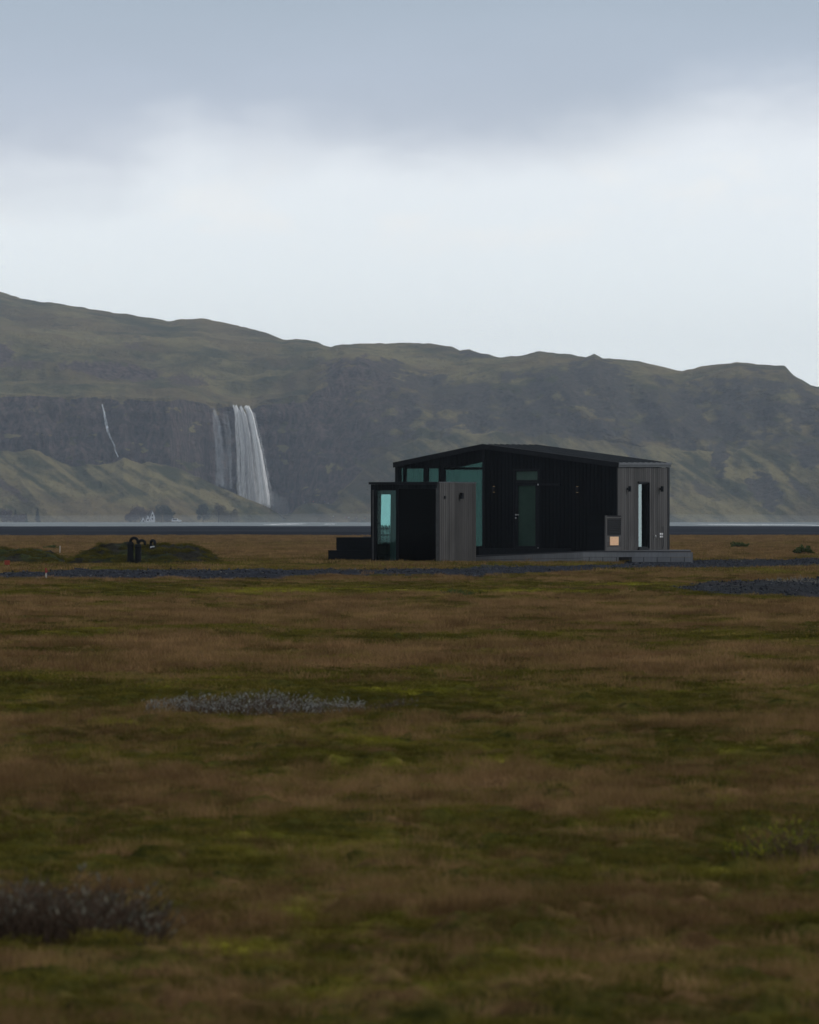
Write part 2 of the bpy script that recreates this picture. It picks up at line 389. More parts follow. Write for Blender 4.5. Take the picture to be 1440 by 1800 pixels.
M_dleaf = leaf_mat("dark_green_leaf", (0.024, 0.036, 0.026), (0.062, 0.080, 0.050), 0.15)
M_oleaf = leaf_mat("olive_brown_leaf", (0.11, 0.095, 0.05), (0.20, 0.165, 0.08), 0.2)
M_rleaf = leaf_mat("red_brown_leaf", (0.065, 0.048, 0.045), (0.13, 0.09, 0.08), 0.2)
M_gleaf = leaf_mat("mid_green_leaf", (0.05, 0.075, 0.025), (0.11, 0.14, 0.05), 0.2)
M_pale = leaf_mat("pale_straw", (0.12, 0.12, 0.105), (0.30, 0.29, 0.26), 0.2)

# ------------------------------------------------------------------ ground sheet
ys = [-2500, -1200, -500, -200, -80, -30, -10, 0, 3, 5]
y = 6.5
while y < 5200:
    ys.append(y); y += max(0.05, 0.0052 * y) if y < 420 else 0.03 * y
ys = np.array(ys, float)
s = np.linspace(-1, 1, 561); s = np.sign(s) * (0.55 * np.abs(s) + 0.45 * np.abs(s) ** 4)
wd = np.where(ys >= 0, 9 + 0.24 * ys, 9 + 0.9 * -ys)
X = s[None, :] * wd[:, None]; Y = np.repeat(ys[:, None], len(s), 1)
br, mo, gv, sa, z = fields(X, Y)
behind = (Y < 2)
gv = gv * ~behind
ground = grid_mesh("ground", np.stack([X, Y, z], -1), M_ground, True, dict(brown=br, moss=mo, gravel=gv, sand=sa))
tag(ground, "flat plain of brown grass, green moss, gravel track and black sand", "ground", kind='structure')
def gz(x, y):
    return float(fields(np.array([float(x)]), np.array([float(y)]))[4][0])

# ------------------------------------------------------------------ river and white water far out
m, t = mat("river_water")
pos = t.node('ShaderNodeNewGeometry').outputs['Position']
n = t.noise(t.vmul(pos, (0.05, 0.02, 0.1)), 1.0, 4, 0.6)
b = principled(t, t.mix(t.mapr(n, .35, .65), (0.17, 0.20, 0.215), (0.27, 0.31, 0.33)), 0.75, 0.12, 0, t.noise(pos, 0.8, 4, 0.7), 1.0, 0.4); out(t, b.outputs[0]); M_water = m
def sheet(name, xs, ynear, yfar, z, m, label, thick=0.05):
    mb = MB(); n = len(xs)
    pts = [(x, yn, z) for x, yn in zip(xs, ynear)] + [(x, yf, z) for x, yf in zip(xs, yfar)]
    low = [(p[0], p[1], z - thick) for p in pts]
    f = [(i, i + 1, n + i + 1, n + i) for i in range(n - 1)] + [(2 * n + i, 2 * n + i + 1, i + 1, i) for i in range(n - 1)]
    mb.add(pts + low, f)
    return tag(mb.build(name, m), label, "water", kind='structure')
xs = np.linspace(-420, 420, 240)
yn = 905 + 60 * fbm(xs / 90, xs * 0 + 1, 4, 5) + 40 * fbm(xs / 20, xs * 0 + 1, 3, 6)
sheet("river", xs, yn, np.full_like(xs, 2350) , 0.12, M_water, "pale river braid at the foot of the hills")
M_foam = surf_mat("white_water", (0.72, 0.76, 0.78), (0.84, 0.87, 0.88), 0.3, 0.8, 0.2, 0.3)
FOAM = [(1246, 1320, 922.3, 925.0, 0.9), (1336, 1366, 921.3, 925.8, 1.0), (1366, 1402, 922.6, 924.4, .7), (1428, 1450, 924.5, 926.3, .8), (484, 532, 921.3, 923.2, .9), 
        (572, 590, 921.8, 922.7, .7)]
for (a, b_, ya, yb, dens) in FOAM:
    px = np.linspace(a, b_, 60); q = (px - a) / (b_ - a); env = np.sin(np.pi * q) ** 0.35
    mid_ = (ya + yb) / 2 + 0.2 * fbm(px / 9, px * 0, 3, 7); hw = (yb - ya) / 2 * env * np.clip(0.65 + 1.3 * fbm(px / 5, px * 0 + 4, 3, 8), 0.06, 1.4)
    Yf = GF / (mid_ - hw - HZ); Yn = GF / (mid_ + hw - HZ); Ym = GF / ((ya + yb) / 2 - HZ)
    if a == 300: mid_ = mid_ * 0 + 930.5
    sheet("white_water", (px - 720) / FPX * Ym, Yn, Yf, 0.2, M_foam, "white broken water on the shallow river")

# ------------------------------------------------------------------ hills
def hill_rows(px):
    foot_Y = I(px, [(-1500, 2420), (300, 2440), (470, 2480), (505, 2560), (560, 2600), (700, 2560), (1000, 2480), (2500, 2380)])
    t_y = I(px, [(-1500, 770), (-600, 765), (-100, 775), (0, 792), (60, 792), (125, 822), (194, 818), (218, 804), (245, 813), (275, 813), (330, 832), (389, 857), (428, 874), (470, 891), (505, 912),
                 (522, 892), (545, 884), (585, 884), (600, 868), (640, 828), (690, 790), (740, 772), (850, 764), (950, 762), (1000, 770), (1100, 782), (1200, 795), (1300, 792), (1440, 778), (2500, 780)])
    t_Y = I(px, [(-1500, 2600), (0, 2620), (330, 2600), (389, 2570), (470, 2545), (505, 2570), (545, 2680), (640, 2690), (800, 2640), (1440, 2560), (2500, 2500)])
    b_y = I(px, [(-1500, 768), (330, 828), (360, 850), (385, 905), (500, 905), (545, 884), (2500, 760)])
    b_y = np.where((px > 355) & (px < 512), b_y, t_y - 1.0)
    b_Y = I(px, [(-1500, 2612), (300, 2625), (380, 2735), (500, 2745), (560, 2700), (640, 2700), (800, 2652), (1440, 2572), (2500, 2512)])
    c_y = I(px, [(-1500, 690), (-600, 680), (0, 690), (180, 698), (330, 700), (370, 707), (408, 711), (440, 714), (470, 702), (540, 692), (575, 668), (600, 645), (632, 634), (668, 648), (700, 668), (760, 690), (830, 672),
                 (900, 655), (1000, 640), (1045, 632), (1100, 652), (1200, 672), (1300, 646), (1380, 655), (1440, 690), (2500, 690)])
    c_Y = I(px, [(-1500, 2640), (300, 2650), (380, 2750), (500, 2765), (600, 2790), (640, 2800), (900, 2800), (1045, 2790), (1440, 2740), (2500, 2700)])
    r_y = I(px, [(-1500, 500), (-600, 520), (-200, 500), (0, 513), (40, 526), (120, 536), (200, 549), (295, 564), (325, 561), (352, 559), (400, 568), (440, 577), (470, 586), (498, 598), (520, 595.5), (545, 598), (582, 610), (600, 605),
                 (660, 604), (720, 602), (760, 605), (795, 609), (808, 615), (825, 613), (845, 621), (880, 628), (915, 625), (945, 618), (1000, 622), (1030, 628), (1045, 623), (1058, 629), (1100, 632),
                 (1150, 640), (1198, 652), (1235, 644), (1297, 636), (1340, 641), (1380, 643), (1395, 660), (1425, 678), (1440, 680), (1700, 720), (2500, 740)])
    r_Y = I(px, [(-1500, 3500), (0, 3450), (400, 3350), (580, 3200), (700, 3150), (900, 3050), (1100, 2960), (1440, 2880), (2500, 2850)])
    return foot_Y, t_y, t_Y, b_y, b_Y, c_y, c_Y, r_y, r_Y
pxs = np.arange(-900, 2340, 2.4)
fY, ty, tY, by, bY, cy, cY, ry, rY = hill_rows(pxs)
_jt = 9 * fbm(pxs / 38, pxs * 0 + 2, 4, 401) * (1 - np.exp(-((pxs - 445) / 90) ** 4)); ty = ty + _jt; by = by + _jt
cy = cy + 6 * fbm(pxs / 50, pxs * 0 + 6, 4, 411, .6) * (1 - np.exp(-((pxs - 425) / 60) ** 4)); ry = ry + 1.3 * fbm(pxs / 14, pxs * 0 + 9, 4, 415, .6)
pz = lambda yy, YY: EYE + (HZ - yy) / FPX * YY
ctrlY = [fY, tY, bY, cY, rY, rY + 350]
ctrlz = [fY * 0 - 1.5, pz(ty, tY), pz(by, bY), pz(cy, cY), pz(ry, rY), pz(ry, rY) - 90]
segn = [74, 6, 96, 120, 16]
rowsY = []; rowsz = []; rid = []
for k, nseg in enumerate(segn):
    for i in range(nseg + (k == len(segn) - 1)):
        q = i / nseg
        if k == 0: q2 = q; zq = q ** 1.12                  # scree slope, slightly concave
        elif k == 2: q2 = q; zq = q ** 0.92
        elif k == 3: q2 = q; zq = q
        else: q2 = zq = q
        rowsY.append(ctrlY[k] * (1 - q2) + ctrlY[k + 1] * q2); rowsz.append(ctrlz[k] * (1 - zq) + ctrlz[k + 1] * zq); rid.append(k + q)
HY = np.array(rowsY); Hz = np.array(rowsz); rid = np.array(rid)[:, None] * np.ones((1, len(pxs)))
PX = np.repeat(pxs[None, :], len(HY), 0)
HX = (PX - 720) / FPX * 2700.0               # lateral metres, for the noise only
# rolling upper country: lumps and terraces between cliff top and ridge
up = np.clip(rid - 3, 0, 1); w_up = np.sin(np.pi * np.clip(up, 0, 1)) ** 0.7 * (rid >= 3) * (rid <= 4) * np.clip(1.15 - up, 0, 1) ** 0.8 * np.clip((cy - ry) / 70.0, 0.05, 1)[None, :]
lump = fbm(HX / 130, HY / 95, 3, 101, 0.45)
terr = ridged(HX / 230 + 3, HY / 80, 3, 105) - 0.5
Hz = Hz + w_up * (24 * lump + 16 * terr + 3.5 * fbm(HX / 24, HY / 32, 4, 108, .6))
Hz = Hz + ((rid > 3.9) & (rid < 4.1)) * (1.0 * fbm(HX / 9, HY / 30, 3, 111))
# cliff relief: flutes, ledges, buttresses
w_cl = np.clip(np.minimum(rid - 1.9, 3.25 - rid) * 6, 0, 1)
right = sst(560, 700, PX)
flute = ridged(HX / 16, Hz / 60, 4, 121) - 0.5
butt = fbm(HX / 60, Hz / 90, 3, 125)
ledge = np.abs(((Hz / 13 + 0.9 * fbm(HX / 50, Hz / 40, 2, 128)) % 1.0) - 0.5) * 2
HY = HY - w_cl * (8 * flute * (1 - 0.3 * right) + (9 + 26 * right) * butt + 3.0 * ledge) 
Hz = Hz + w_cl * np.clip((3.0 - rid) * 2.5, 0.1, 1) * right * (7 * fbm(HX / 38, HY / 26, 4, 131, 0.6))
spur = ridged(HX / 85 + Hz / 120, Hz / 230, 3, 133) - 0.55
HY = HY - w_cl * np.clip((3.05 - rid) * 2, 0.1, 1) * right * 40 * spur
# scree slope gullies that run down and to the right
w_t = np.clip(np.minimum(rid * 4, (1.02 - rid) * 5), 0, 1)
gul = ridged((HX + (Hz - 10) * 0.9) / 34, (Hz) / 160 , 4, 141) - 0.55
HY = HY - w_t * (17 * gul * (1 - .55 * right) + 8 * (1 - .5 * right) * fbm(HX / 14, Hz / 11, 4, 144, .6))
Hz = np.where(rid > 0.02, Hz + w_t * (1.5 * fbm(HX / 7, HY / 9, 3, 147)), Hz)
# masks for the material
steep = sst(0.35, 0.75, w_cl)
rn = fbm(HX / 14, Hz / 8, 4, 151, 0.6)
rock_left = sst(-0.05, 0.2, 0.36 + rn * 0.9 - 1.2 * sst(2.93, 3.02, rid)) * steep
rock_right = sst(-0.25, 0.45, 0.02 + 0.75 * rn + 0.6 * (0.5 - np.abs(np.clip(rid - 2, 0, 1) - 0.5))) * steep
rock = rock_left * (1 - right) + rock_right * right * 0.92
# bare gullies on the lower right slope, outcrops in the uplands
rock = np.maximum(rock, sst(0.28, 0.45, fbm((HX + Hz * 1.1) / 20, Hz / 60, 3, 161) + 0.15 * rn) * sst(980, 1150, PX) * (rid < 1.05) * sst(0.25, .5, rid) * 0.8)
rock = np.maximum(rock, sst(0.16, 0.34, fbm(HX / 30, HY / 45, 4, 165, 0.6)) * w_up * 0.65)
rock = np.maximum(rock, sst(0.30, 0.5, rn + 0.2 * rid) * (rid < 1.05) * 0.35 * sst(.6, 1, rid) * (1 - right))
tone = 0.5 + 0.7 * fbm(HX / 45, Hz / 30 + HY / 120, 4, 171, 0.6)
WX = (PX - 720) / FPX * HY
PYv = HZ - (Hz - EYE) * FPX / HY
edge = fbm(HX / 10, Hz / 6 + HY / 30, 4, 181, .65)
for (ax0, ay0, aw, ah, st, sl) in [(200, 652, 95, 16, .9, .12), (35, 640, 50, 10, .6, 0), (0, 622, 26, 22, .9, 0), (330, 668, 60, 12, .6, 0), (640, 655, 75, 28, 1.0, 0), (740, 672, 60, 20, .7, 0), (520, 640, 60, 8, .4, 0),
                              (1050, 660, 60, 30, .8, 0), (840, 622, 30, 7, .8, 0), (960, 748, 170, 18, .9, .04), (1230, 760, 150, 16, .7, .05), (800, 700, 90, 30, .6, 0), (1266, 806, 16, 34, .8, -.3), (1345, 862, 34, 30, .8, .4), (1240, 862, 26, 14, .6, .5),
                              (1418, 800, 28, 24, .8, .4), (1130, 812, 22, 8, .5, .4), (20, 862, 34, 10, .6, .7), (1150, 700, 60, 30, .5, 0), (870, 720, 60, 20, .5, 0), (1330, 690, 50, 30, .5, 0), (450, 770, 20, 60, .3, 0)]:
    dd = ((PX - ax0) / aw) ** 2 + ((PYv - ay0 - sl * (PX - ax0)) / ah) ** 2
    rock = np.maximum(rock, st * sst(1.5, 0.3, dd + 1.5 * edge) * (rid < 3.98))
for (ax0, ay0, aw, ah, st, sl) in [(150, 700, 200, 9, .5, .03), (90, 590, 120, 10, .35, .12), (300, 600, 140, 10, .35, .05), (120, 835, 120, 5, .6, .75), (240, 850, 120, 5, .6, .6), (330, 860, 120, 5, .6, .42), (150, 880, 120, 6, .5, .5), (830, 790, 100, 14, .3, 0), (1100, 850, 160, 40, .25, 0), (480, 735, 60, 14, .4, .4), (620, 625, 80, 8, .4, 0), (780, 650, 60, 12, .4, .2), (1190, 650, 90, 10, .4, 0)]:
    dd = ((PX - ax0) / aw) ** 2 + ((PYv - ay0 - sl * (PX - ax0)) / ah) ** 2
    tone = tone + st * np.exp(-dd)  # crest highlights painted into the slope tone
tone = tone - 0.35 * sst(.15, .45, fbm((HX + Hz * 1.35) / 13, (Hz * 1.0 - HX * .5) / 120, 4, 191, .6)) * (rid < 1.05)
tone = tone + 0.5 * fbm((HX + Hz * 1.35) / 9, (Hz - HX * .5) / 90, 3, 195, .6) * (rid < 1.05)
m, t = mat("hill_side")
pos = t.node('ShaderNodeNewGeometry').outputs['Position']
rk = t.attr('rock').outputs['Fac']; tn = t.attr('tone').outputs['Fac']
f1 = t.noise(t.vmul(pos, (0.30, 0.30, 0.10)), 1.0, 6, 0.7); f2 = t.noise(t.vmul(pos, (0.09, 0.05, 0.16)), 1.0, 6, 0.65)
f3 = t.noise(t.vmul(pos, (0.014, 0.01, 0.02)), 1.0, 4, 0.6)
hs = t.node('ShaderNodeMapping'); hs.vector_type = 'TEXTURE'; t.l.new(pos, hs.inputs[0]); hs.inputs['Rotation'].default_value = (0, R(33), 0)
dg = t.noise(t.vmul(hs.outputs[0], (0.011, 0.006, 0.085)), 1.0, 5, 0.6, 0.5)
zz = t.node('ShaderNodeSeparateXYZ'); t.l.new(pos, zz.inputs[0])
lowz = t.mapr(zz.outputs[2], 55, 75, 1.0, 0.0)
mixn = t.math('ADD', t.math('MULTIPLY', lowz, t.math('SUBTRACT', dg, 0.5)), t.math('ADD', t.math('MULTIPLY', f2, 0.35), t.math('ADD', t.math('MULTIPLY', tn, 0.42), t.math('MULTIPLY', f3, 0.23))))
gr = t.mix(t.mapr(mixn, 0.36, 0.66), (0.062, 0.070, 0.030), (0.275, 0.232, 0.105))
gr = t.mix(t.mapr(f3, 0.42, 0.62, 0, 0.55), gr, (0.155, 0.110, 0.058))
f4 = t.noise(t.vmul(pos, (0.05, 0.03, 0.12)), 1.0, 6, 0.72)
gr = t.mix(t.math('MULTIPLY', t.mapr(f4, 0.54, 0.66, 0, 0.6), t.math('SUBTRACT', 1.0, t.math('MULTIPLY', lowz, 0.9))), gr, (0.040, 0.046, 0.028))
rc = t.mix(t.mapr(f1, 0.3, 0.7), (0.022, 0.021, 0.024), (0.180, 0.130, 0.115))
rc = t.mix(t.mapr(f2, 0.45, 0.75, 0, 0.6), rc, (0.055, 0.056, 0.034))
rgt = t.mapr(zz.outputs[0], -60, 30)
rc = t.mix(t.math('MULTIPLY', rgt, 0.55), rc, (0.062, 0.068, 0.050))
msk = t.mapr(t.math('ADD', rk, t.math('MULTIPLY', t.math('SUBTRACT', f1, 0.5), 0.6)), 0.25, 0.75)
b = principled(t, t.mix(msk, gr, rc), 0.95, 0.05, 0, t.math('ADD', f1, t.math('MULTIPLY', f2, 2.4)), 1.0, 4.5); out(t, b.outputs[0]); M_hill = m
HP = np.stack([WX, HY, Hz], -1)
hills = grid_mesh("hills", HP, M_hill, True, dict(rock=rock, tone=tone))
tag(hills, "long green and brown escarpment with dark cliffs behind the plain", "hills", kind='structure')
_nr, _nc, _ = HP.shape
_i = np.arange(_nr - 1)[:, None] * _nc + np.arange(_nc - 1)[None, :]
_q = np.stack([_i, _i + 1, _i + 1 + _nc, _i + _nc], -1)
_cs = slice(300, 760)
HB = BVHTree.FromPolygons([tuple(p) for p in HP.reshape(-1, 3).tolist()], [tuple(q) for q in _q[:, _cs].reshape(-1, 4).tolist()])
def hill_hit(px, py, default=2600):
    d = wpt(px, py, 1000) - Vector((0, 0, EYE)); d.normalize()
    h = HB.ray_cast(Vector((0, 0, EYE)), d)
    if h[0] is None or h[3] > 3600: return wpt(px, py, default)
    return h[0]

# ------------------------------------------------------------------ waterfalls
def fall_mat(name, dens, col=(0.80, 0.84, 0.88)):
    m, t = mat(name)
    pos = t.node('ShaderNodeNewGeometry').outputs['Position']
    n = t.noise(t.vmul(pos, (1.5, 0.5, 0.11)), 1.0, 5, 0.65, 0.6); n2 = t.noise(t.vmul(pos, (0.35, 0.3, 0.12)), 1.0, 4, 0.6)
    a = t.mapr(t.math('ADD', t.math('MULTIPLY', n, 0.6), t.math('MULTIPLY', n2, 0.4)), 0.38, 0.60, dens[0], dens[1])
    d = t.node('ShaderNodeBsdfDiffuse'); d.inputs[0].default_value = col + (1,)
    tr = t.node('ShaderNodeBsdfTransparent')
    mx = t.node('ShaderNodeMixShader'); t.l.new(a, mx.inputs[0]); t.l.new(tr.outputs[0], mx.inputs[1]); t.l.new(d.outputs[0], mx.inputs[2])
    out(t, mx.outputs[0]); return m
def waterfall(name, left, right_, n, m, label, depth, r0, r1, y0, y1, seed=1):
    rg = random.Random(seed); mb = MB()
    for k in range(n):
        a = (k + rg.uniform(-0.5, 0.5)) / max(1, n - 1); a = min(1, max(0, a)); ph = rg.uniform(0, 6); st = rg.uniform(0, 0.06); en = 1 - rg.uniform(0, 0.02)
        pts = []; rs = []; w = rg.uniform(0.75, 1.25)
        dd = rg.uniform(-4, 4)
        for i in range(26):
            q = st + (en - st) * i / 25
            yy = y0 + (y1 - y0) * q
            xl = float(np.interp(yy, [p[1] for p in left], [p[0] for p in left])); xr = float(np.interp(yy, [p[1] for p in right_], [p[0] for p in right_]))
            xx = xl + (xr - xl) * a + (0.6 * math.sin(ph + q * 7) + .25 * math.sin(ph * 5 + q * 31)) * (0.3 + q)
            pts.append(wpt(xx, yy, depth + dd - 7 * q)); rs.append((r0 + (r1 - r0) * q) * w * (1 + .13 * math.sin(i * 1.9 + ph * 3)))
        mb.tube(pts, rs, 8)
    o = mb.build(name, m, smooth=True)
    return tag(o, label, "waterfall", kind='structure')
M_fall = fall_mat("falling_water", (0.28, 0.97), (0.97, 0.98, 0.99)); M_veil = fall_mat("thin_spray", (0.0, 0.17)); M_fall2 = fall_mat("dense_water", (0.88, 1.0), (0.98, 0.985, 0.99))
FD = 2722
waterfall("waterfall", [(409.5, 711), (413, 725), (414, 760), (417, 800), (418, 850), (420, 880)], [(416, 711), (423, 725), (427, 760), (431, 800), (431, 850), (433, 880)], 20, M_fall,
          "left strand of the tall waterfall, grey and streaky", FD, 0.25, 0.5, 711, 880, 2)
waterfall("waterfall", [(421, 713), (425, 725), (432, 760), (435, 800), (438, 850), (440, 892)], [(424, 714), (432, 730), (438, 760), (443, 800), (448, 850), (452, 892)], 16, M_fall,
          "middle strand of the tall waterfall, thin with dark gaps", FD + 2, 0.22, 0.55, 713, 892, 3)
waterfall("waterfall", [(428, 713), (436, 725), (441, 745), (446, 780), (450, 820), (453, 860), (452, 893)], [(437, 714), (444, 730), (449, 755), (457, 790), (462, 820), (469, 860), (473.5, 893)], 34, M_fall2,
          "right strand of the tall waterfall, broad and brightest white", FD - 4, 0.48, 1.0, 713, 893, 4)
waterfall("waterfall", [(374.5, 716), (375, 740), (379, 780), (382, 850)], [(377, 718), (386, 740), (391, 780), (394, 850)], 10, M_veil, "faint thin veil of water left of the tall waterfall", FD, 0.3, 1.0, 716, 856, 5)
waterfall("waterfall", [(392, 722), (395, 760), (398, 850)], [(400, 724), (406, 760), (408, 860)], 5, M_veil, "fainter veil of drips right beside the tall waterfall", FD, 0.3, 0.9, 722, 860, 6)
waterfall("waterfall_spray", [(420, 730), (425, 780), (428, 840), (430, 892)], [(446, 730), (458, 780), (468, 840), (476, 893)], 12, fall_mat("spray_sleeve", (0.02, 0.20), (0.95, 0.96, 0.98)),
          "soft spray drifting around the right strand of the tall waterfall", FD - 6, 0.9, 2.0, 722, 893, 8)
_ls = [(180, 711), (184, 728), (187, 745), (191, 762), (196, 772), (202, 784), (203, 792), (208, 803)]
mb = MB(); pts = []; rs = []
for i in range(40):
    yy = 711 + 92 * i / 39
    xx = float(np.interp(yy, [p[1] for p in _ls], [p[0] for p in _ls])) + 0.0
    h = hill_hit(xx, yy); pts.append(Vector((h.x, h.y - 1.5, h.z))); rs.append(0.30 + 0.55 * math.sin(math.pi * min(1, i / 30.0)) ** 2 + .12 * math.sin(i * 2.3))
mb.tube(pts, rs, 8)
tag(mb.build("waterfall", fall_mat("cascade_water", (0.25, 0.95)), smooth=True), "narrow white cascade down the left cliff", "waterfall", kind='structure')

# ------------------------------------------------------------------ cabin
TH = R(24); CX, CY = 6.479, 142.0
ct, st_ = math.cos(TH), math.sin(TH)
def fx(px):                                   # local x on the facade plane y=0
    k = (px - 720) / FPX; return (k * CY - CX) / (ct + k * st_)
def fyy(px):                                  # local y on the side wall x=0
    k = (px - 720) / FPX; return (k * CY - CX) / (st_ - k * ct)
def fz(py, x=0.0, y=0.0): return EYE + (HZ - py) / FPX * (CY - st_ * x + ct * y)
cabin = empty("cabin", (CX, CY, 0), -TH, label="black timber cabin with a low gabled roof and teal glazing on the plain", cat="cabin")
L, WX0 = 4.5, fx(697)                          # depth, left end
RX = fx(850)
def roof_z(x): return float(np.interp(x, [WX0, RX, 0.0], [3.14, 3.70, 3.10]))
F0 = 0.36
def board_wall(name, m, parent, a, b, topf, z0, openings, axis, face, thick=0.022, bw=0.125, inner=0.10, kinks=()):
    """boards from a to b; openings (a,b,zlo,zhi_a,zhi_b); axis 'x' (facade, face at y) or 'y' (side, face at x)"""
    mb = MB(); inn = MB()
    brk = set([a, b] + list(kinks)); n = max(1, round((b - a) / bw)); real = [a + (b - a) * i / n for i in range(n + 1)]
    for o in openings: brk |= {max(a, min(b, o[0])), max(a, min(b, o[1]))}
    def pieces(p, q):
        mid = (p + q) / 2; segs = [(z0, z0, topf(p), topf(q))]
        for o in sorted(openings, key=lambda o: o[2]):
            if o[0] - 1e-6 <= mid <= o[1] + 1e-6:
                ha = o[3] + (o[4] - o[3]) * (p - o[0]) / (o[1] - o[0]); hb = o[3] + (o[4] - o[3]) * (q - o[0]) / (o[1] - o[0])
                l = segs.pop(); 
                if o[2] - l[0] > 0.01: segs.append((l[0], l[1], o[2], o[2]))
                segs.append((ha, hb, l[2], l[3]))
        return segs
    def put(mbx, p, q, zz, d0, d1):
        if axis == 'x': mbx.box(p, q, face + d0, face + d1, zz[0], zz[2], zz[3], zz[1])
        else:
            v = [(face - d1, p, zz[0]), (face - d0, p, zz[0]), (face - d0, q, zz[1]), (face - d1, q, zz[1]), (face - d1, p, zz[2]), (face - d0, p, zz[2]), (face - d0, q, zz[3]), (face - d1, q, zz[3])]
            mbx.add(v, [(0, 3, 2, 1), (4, 5, 6, 7), (0, 1, 5, 4), (1, 2, 6, 5), (2, 3, 7, 6), (3, 0, 4, 7)])
    allb = sorted(brk | set(real)); rs = set(real)
    jit = random.Random(len(name))
    for p, q in zip(allb[:-1], allb[1:]):
        if q - p < 1e-4: continue
        g = 0.008
        pp = p + (g if p in rs else 0); qq = q - (g if q in rs else 0)
        if qq <= pp: continue
        j = jit.uniform(0, 0.004)
        for zz in pieces(p, q): put(mb, pp, qq, zz, -thick - j, 0.0)
    for p, q in zip(sorted(brk)[:-1], sorted(brk)[1:]):
        if q - p > 1e-4:
            for zz in pieces(p, q): put(inn, p, q, zz, 0.0015, inner)
    o = mb.build(name, m, parent); inn.build("wall_lining", M_trim if axis == 'x' else M_plinth, o)
    return o
def top_at(x): return roof_z(x) - 0.13
ZH = fz(822, fx(740))
O_left = [(fx(702), fx(709), .46, ZH, ZH), (fx(711), fx(745.5), .46, ZH, ZH), (fx(750.5), fx(772), .46, ZH, ZH), (fx(780), fx(799), .46, ZH, ZH), (fx(799), fx(848.5), .46, ZH, fz(810.5, fx(848)))]
DX0, DX1, DZ1 = fx(902.5), fx(949), fz(824, fx(925))
O_door = [(DX0, DX1, F0, DZ1, DZ1)]
board_wall("front_wall", M_black, cabin, WX0, 0.0, top_at, 0.05, O_left + O_door, 'x', 0.0, kinks=(RX,))
SX0, SX1 = fyy(1120.5), fyy(1138); SZ0, SZ1 = fz(964, 0, 2), fz(848.5, 0, 2)
board_wall("side_wall", M_grey, cabin, 0.0, L - 0.10, lambda y: 2.985, 0.05, [(SX0, SX1, SZ0, SZ1, SZ1)], 'y', 0.0, bw=0.18)
board_wall("side_wall", M_black, cabin, 0.0, L, lambda y: 3.00, 0.05, [(0.6, 3.6, 0.6, 2.95, 2.95)], 'y', WX0 + 0.10)
board_wall("rear_wall", M_black, cabin, WX0, 0.0, top_at, 0.05, [(WX0 + .3, RX - .3, 0.5, 2.9, 2.9)], 'x', L - 0.10, kinks=(RX,))
for (x0, x1, y0, y1, z0, z1) in ((WX0 + .3, RX - .3, L - .06, L - .04, .5, 2.9),):
    mb = MB(); mb.box(x0, x1, y0, y1, z0, z1); mb.build("window", M_teal, cabin)  # unseen rear window, added to let light into the room
mb = MB(); mb.box(WX0 + .03, WX0 + .05, 0.6, 3.6, 0.6, 2.95); w = mb.build("window", M_teal, cabin)
mb = MB()
for yy in (1.55, 2.6): mb.box(WX0 + .01, WX0 + .08, yy - .04, yy + .04, 0.6, 2.95)
mb.build("frame", M_trim, w)
mb = MB(); mb.box(WX0 + .12, -.12, .12, L - .12, 0.28, 0.34); mb.build("floor", M_plinth, cabin)
mb = MB(); mb.box(RX + .1, RX + .2, .2, L - .2, 0.34, 3.5); mb.build("inner_wall", M_plaster, cabin)
mb = MB(); mb.box(WX0, RX, .12, L - .12, 2.985, 3.0, 3.5, 3.485); mb.build("ceiling", M_plaster, cabin)
# corner trims
mb = MB(); mb.box(-0.03, 0.035, L - 0.14, L + 0.03, 0.05, 3.0); mb.build("corner_trim", M_trim, cabin)
mb = MB(); mb.box(WX0 - 0.03, WX0 + 0.06, -0.045, 0.06, 0.05, 3.0); mb.build("corner_trim", M_trim, cabin)
mb = MB(); mb.box(RX - 0.02, RX + 0.05, -0.042, -0.005, F0, 3.6); mb.build("corner_trim", M_trim, cabin)
# windows of the left half, each with a frame
def pane(name, x0, x1, z0, z1, z1b=None, m=M_teal, y=0.07, fr=0.03, par=cabin, bars=()):
    z1b = z1 if z1b is None else z1b
    mb = MB(); mb.box(x0, x1, y, y + .02, z0, z1, z1b)
    o = mb.build(name, m, par)
    f = MB()
    f.box(x0, x0 + fr, y - .05, y - .002, z0, z1, z1 + (z1b - z1) * fr / (x1 - x0)); f.box(x1 - fr, x1, y - .05, y - .002, z0, z1b - (z1b - z1) * fr / (x1 - x0), z1b)
    f.box(x0 + fr, x1 - fr, y - .05, y - .004, z0, z0 + fr); f.box(x0 + fr, x1 - fr, y - .05, y - .004, z1 - fr, z1, z1b, z1b - fr)
    for b_ in bars: f.box(x0 + fr, x1 - fr, y - .05, y - .006, b_ - .02, b_ + .02)
    f.build("frame", M_trim, o); return o
pane("window", O_left[0][0], O_left[0][1], .46, ZH, fr=.02)
pane("window", O_left[1][0], O_left[1][1], .46, ZH)
pane("window", O_left[2][0], O_left[2][1], .46, ZH)
TZ = fz(824.3, fx(820))
pane("window", O_left[3][0], O_left[4][1], .46, TZ, fr=.025)
pane("window", O_left[4][0], O_left[4][1], TZ + .03, ZH + .001, O_left[4][4], fr=.02)
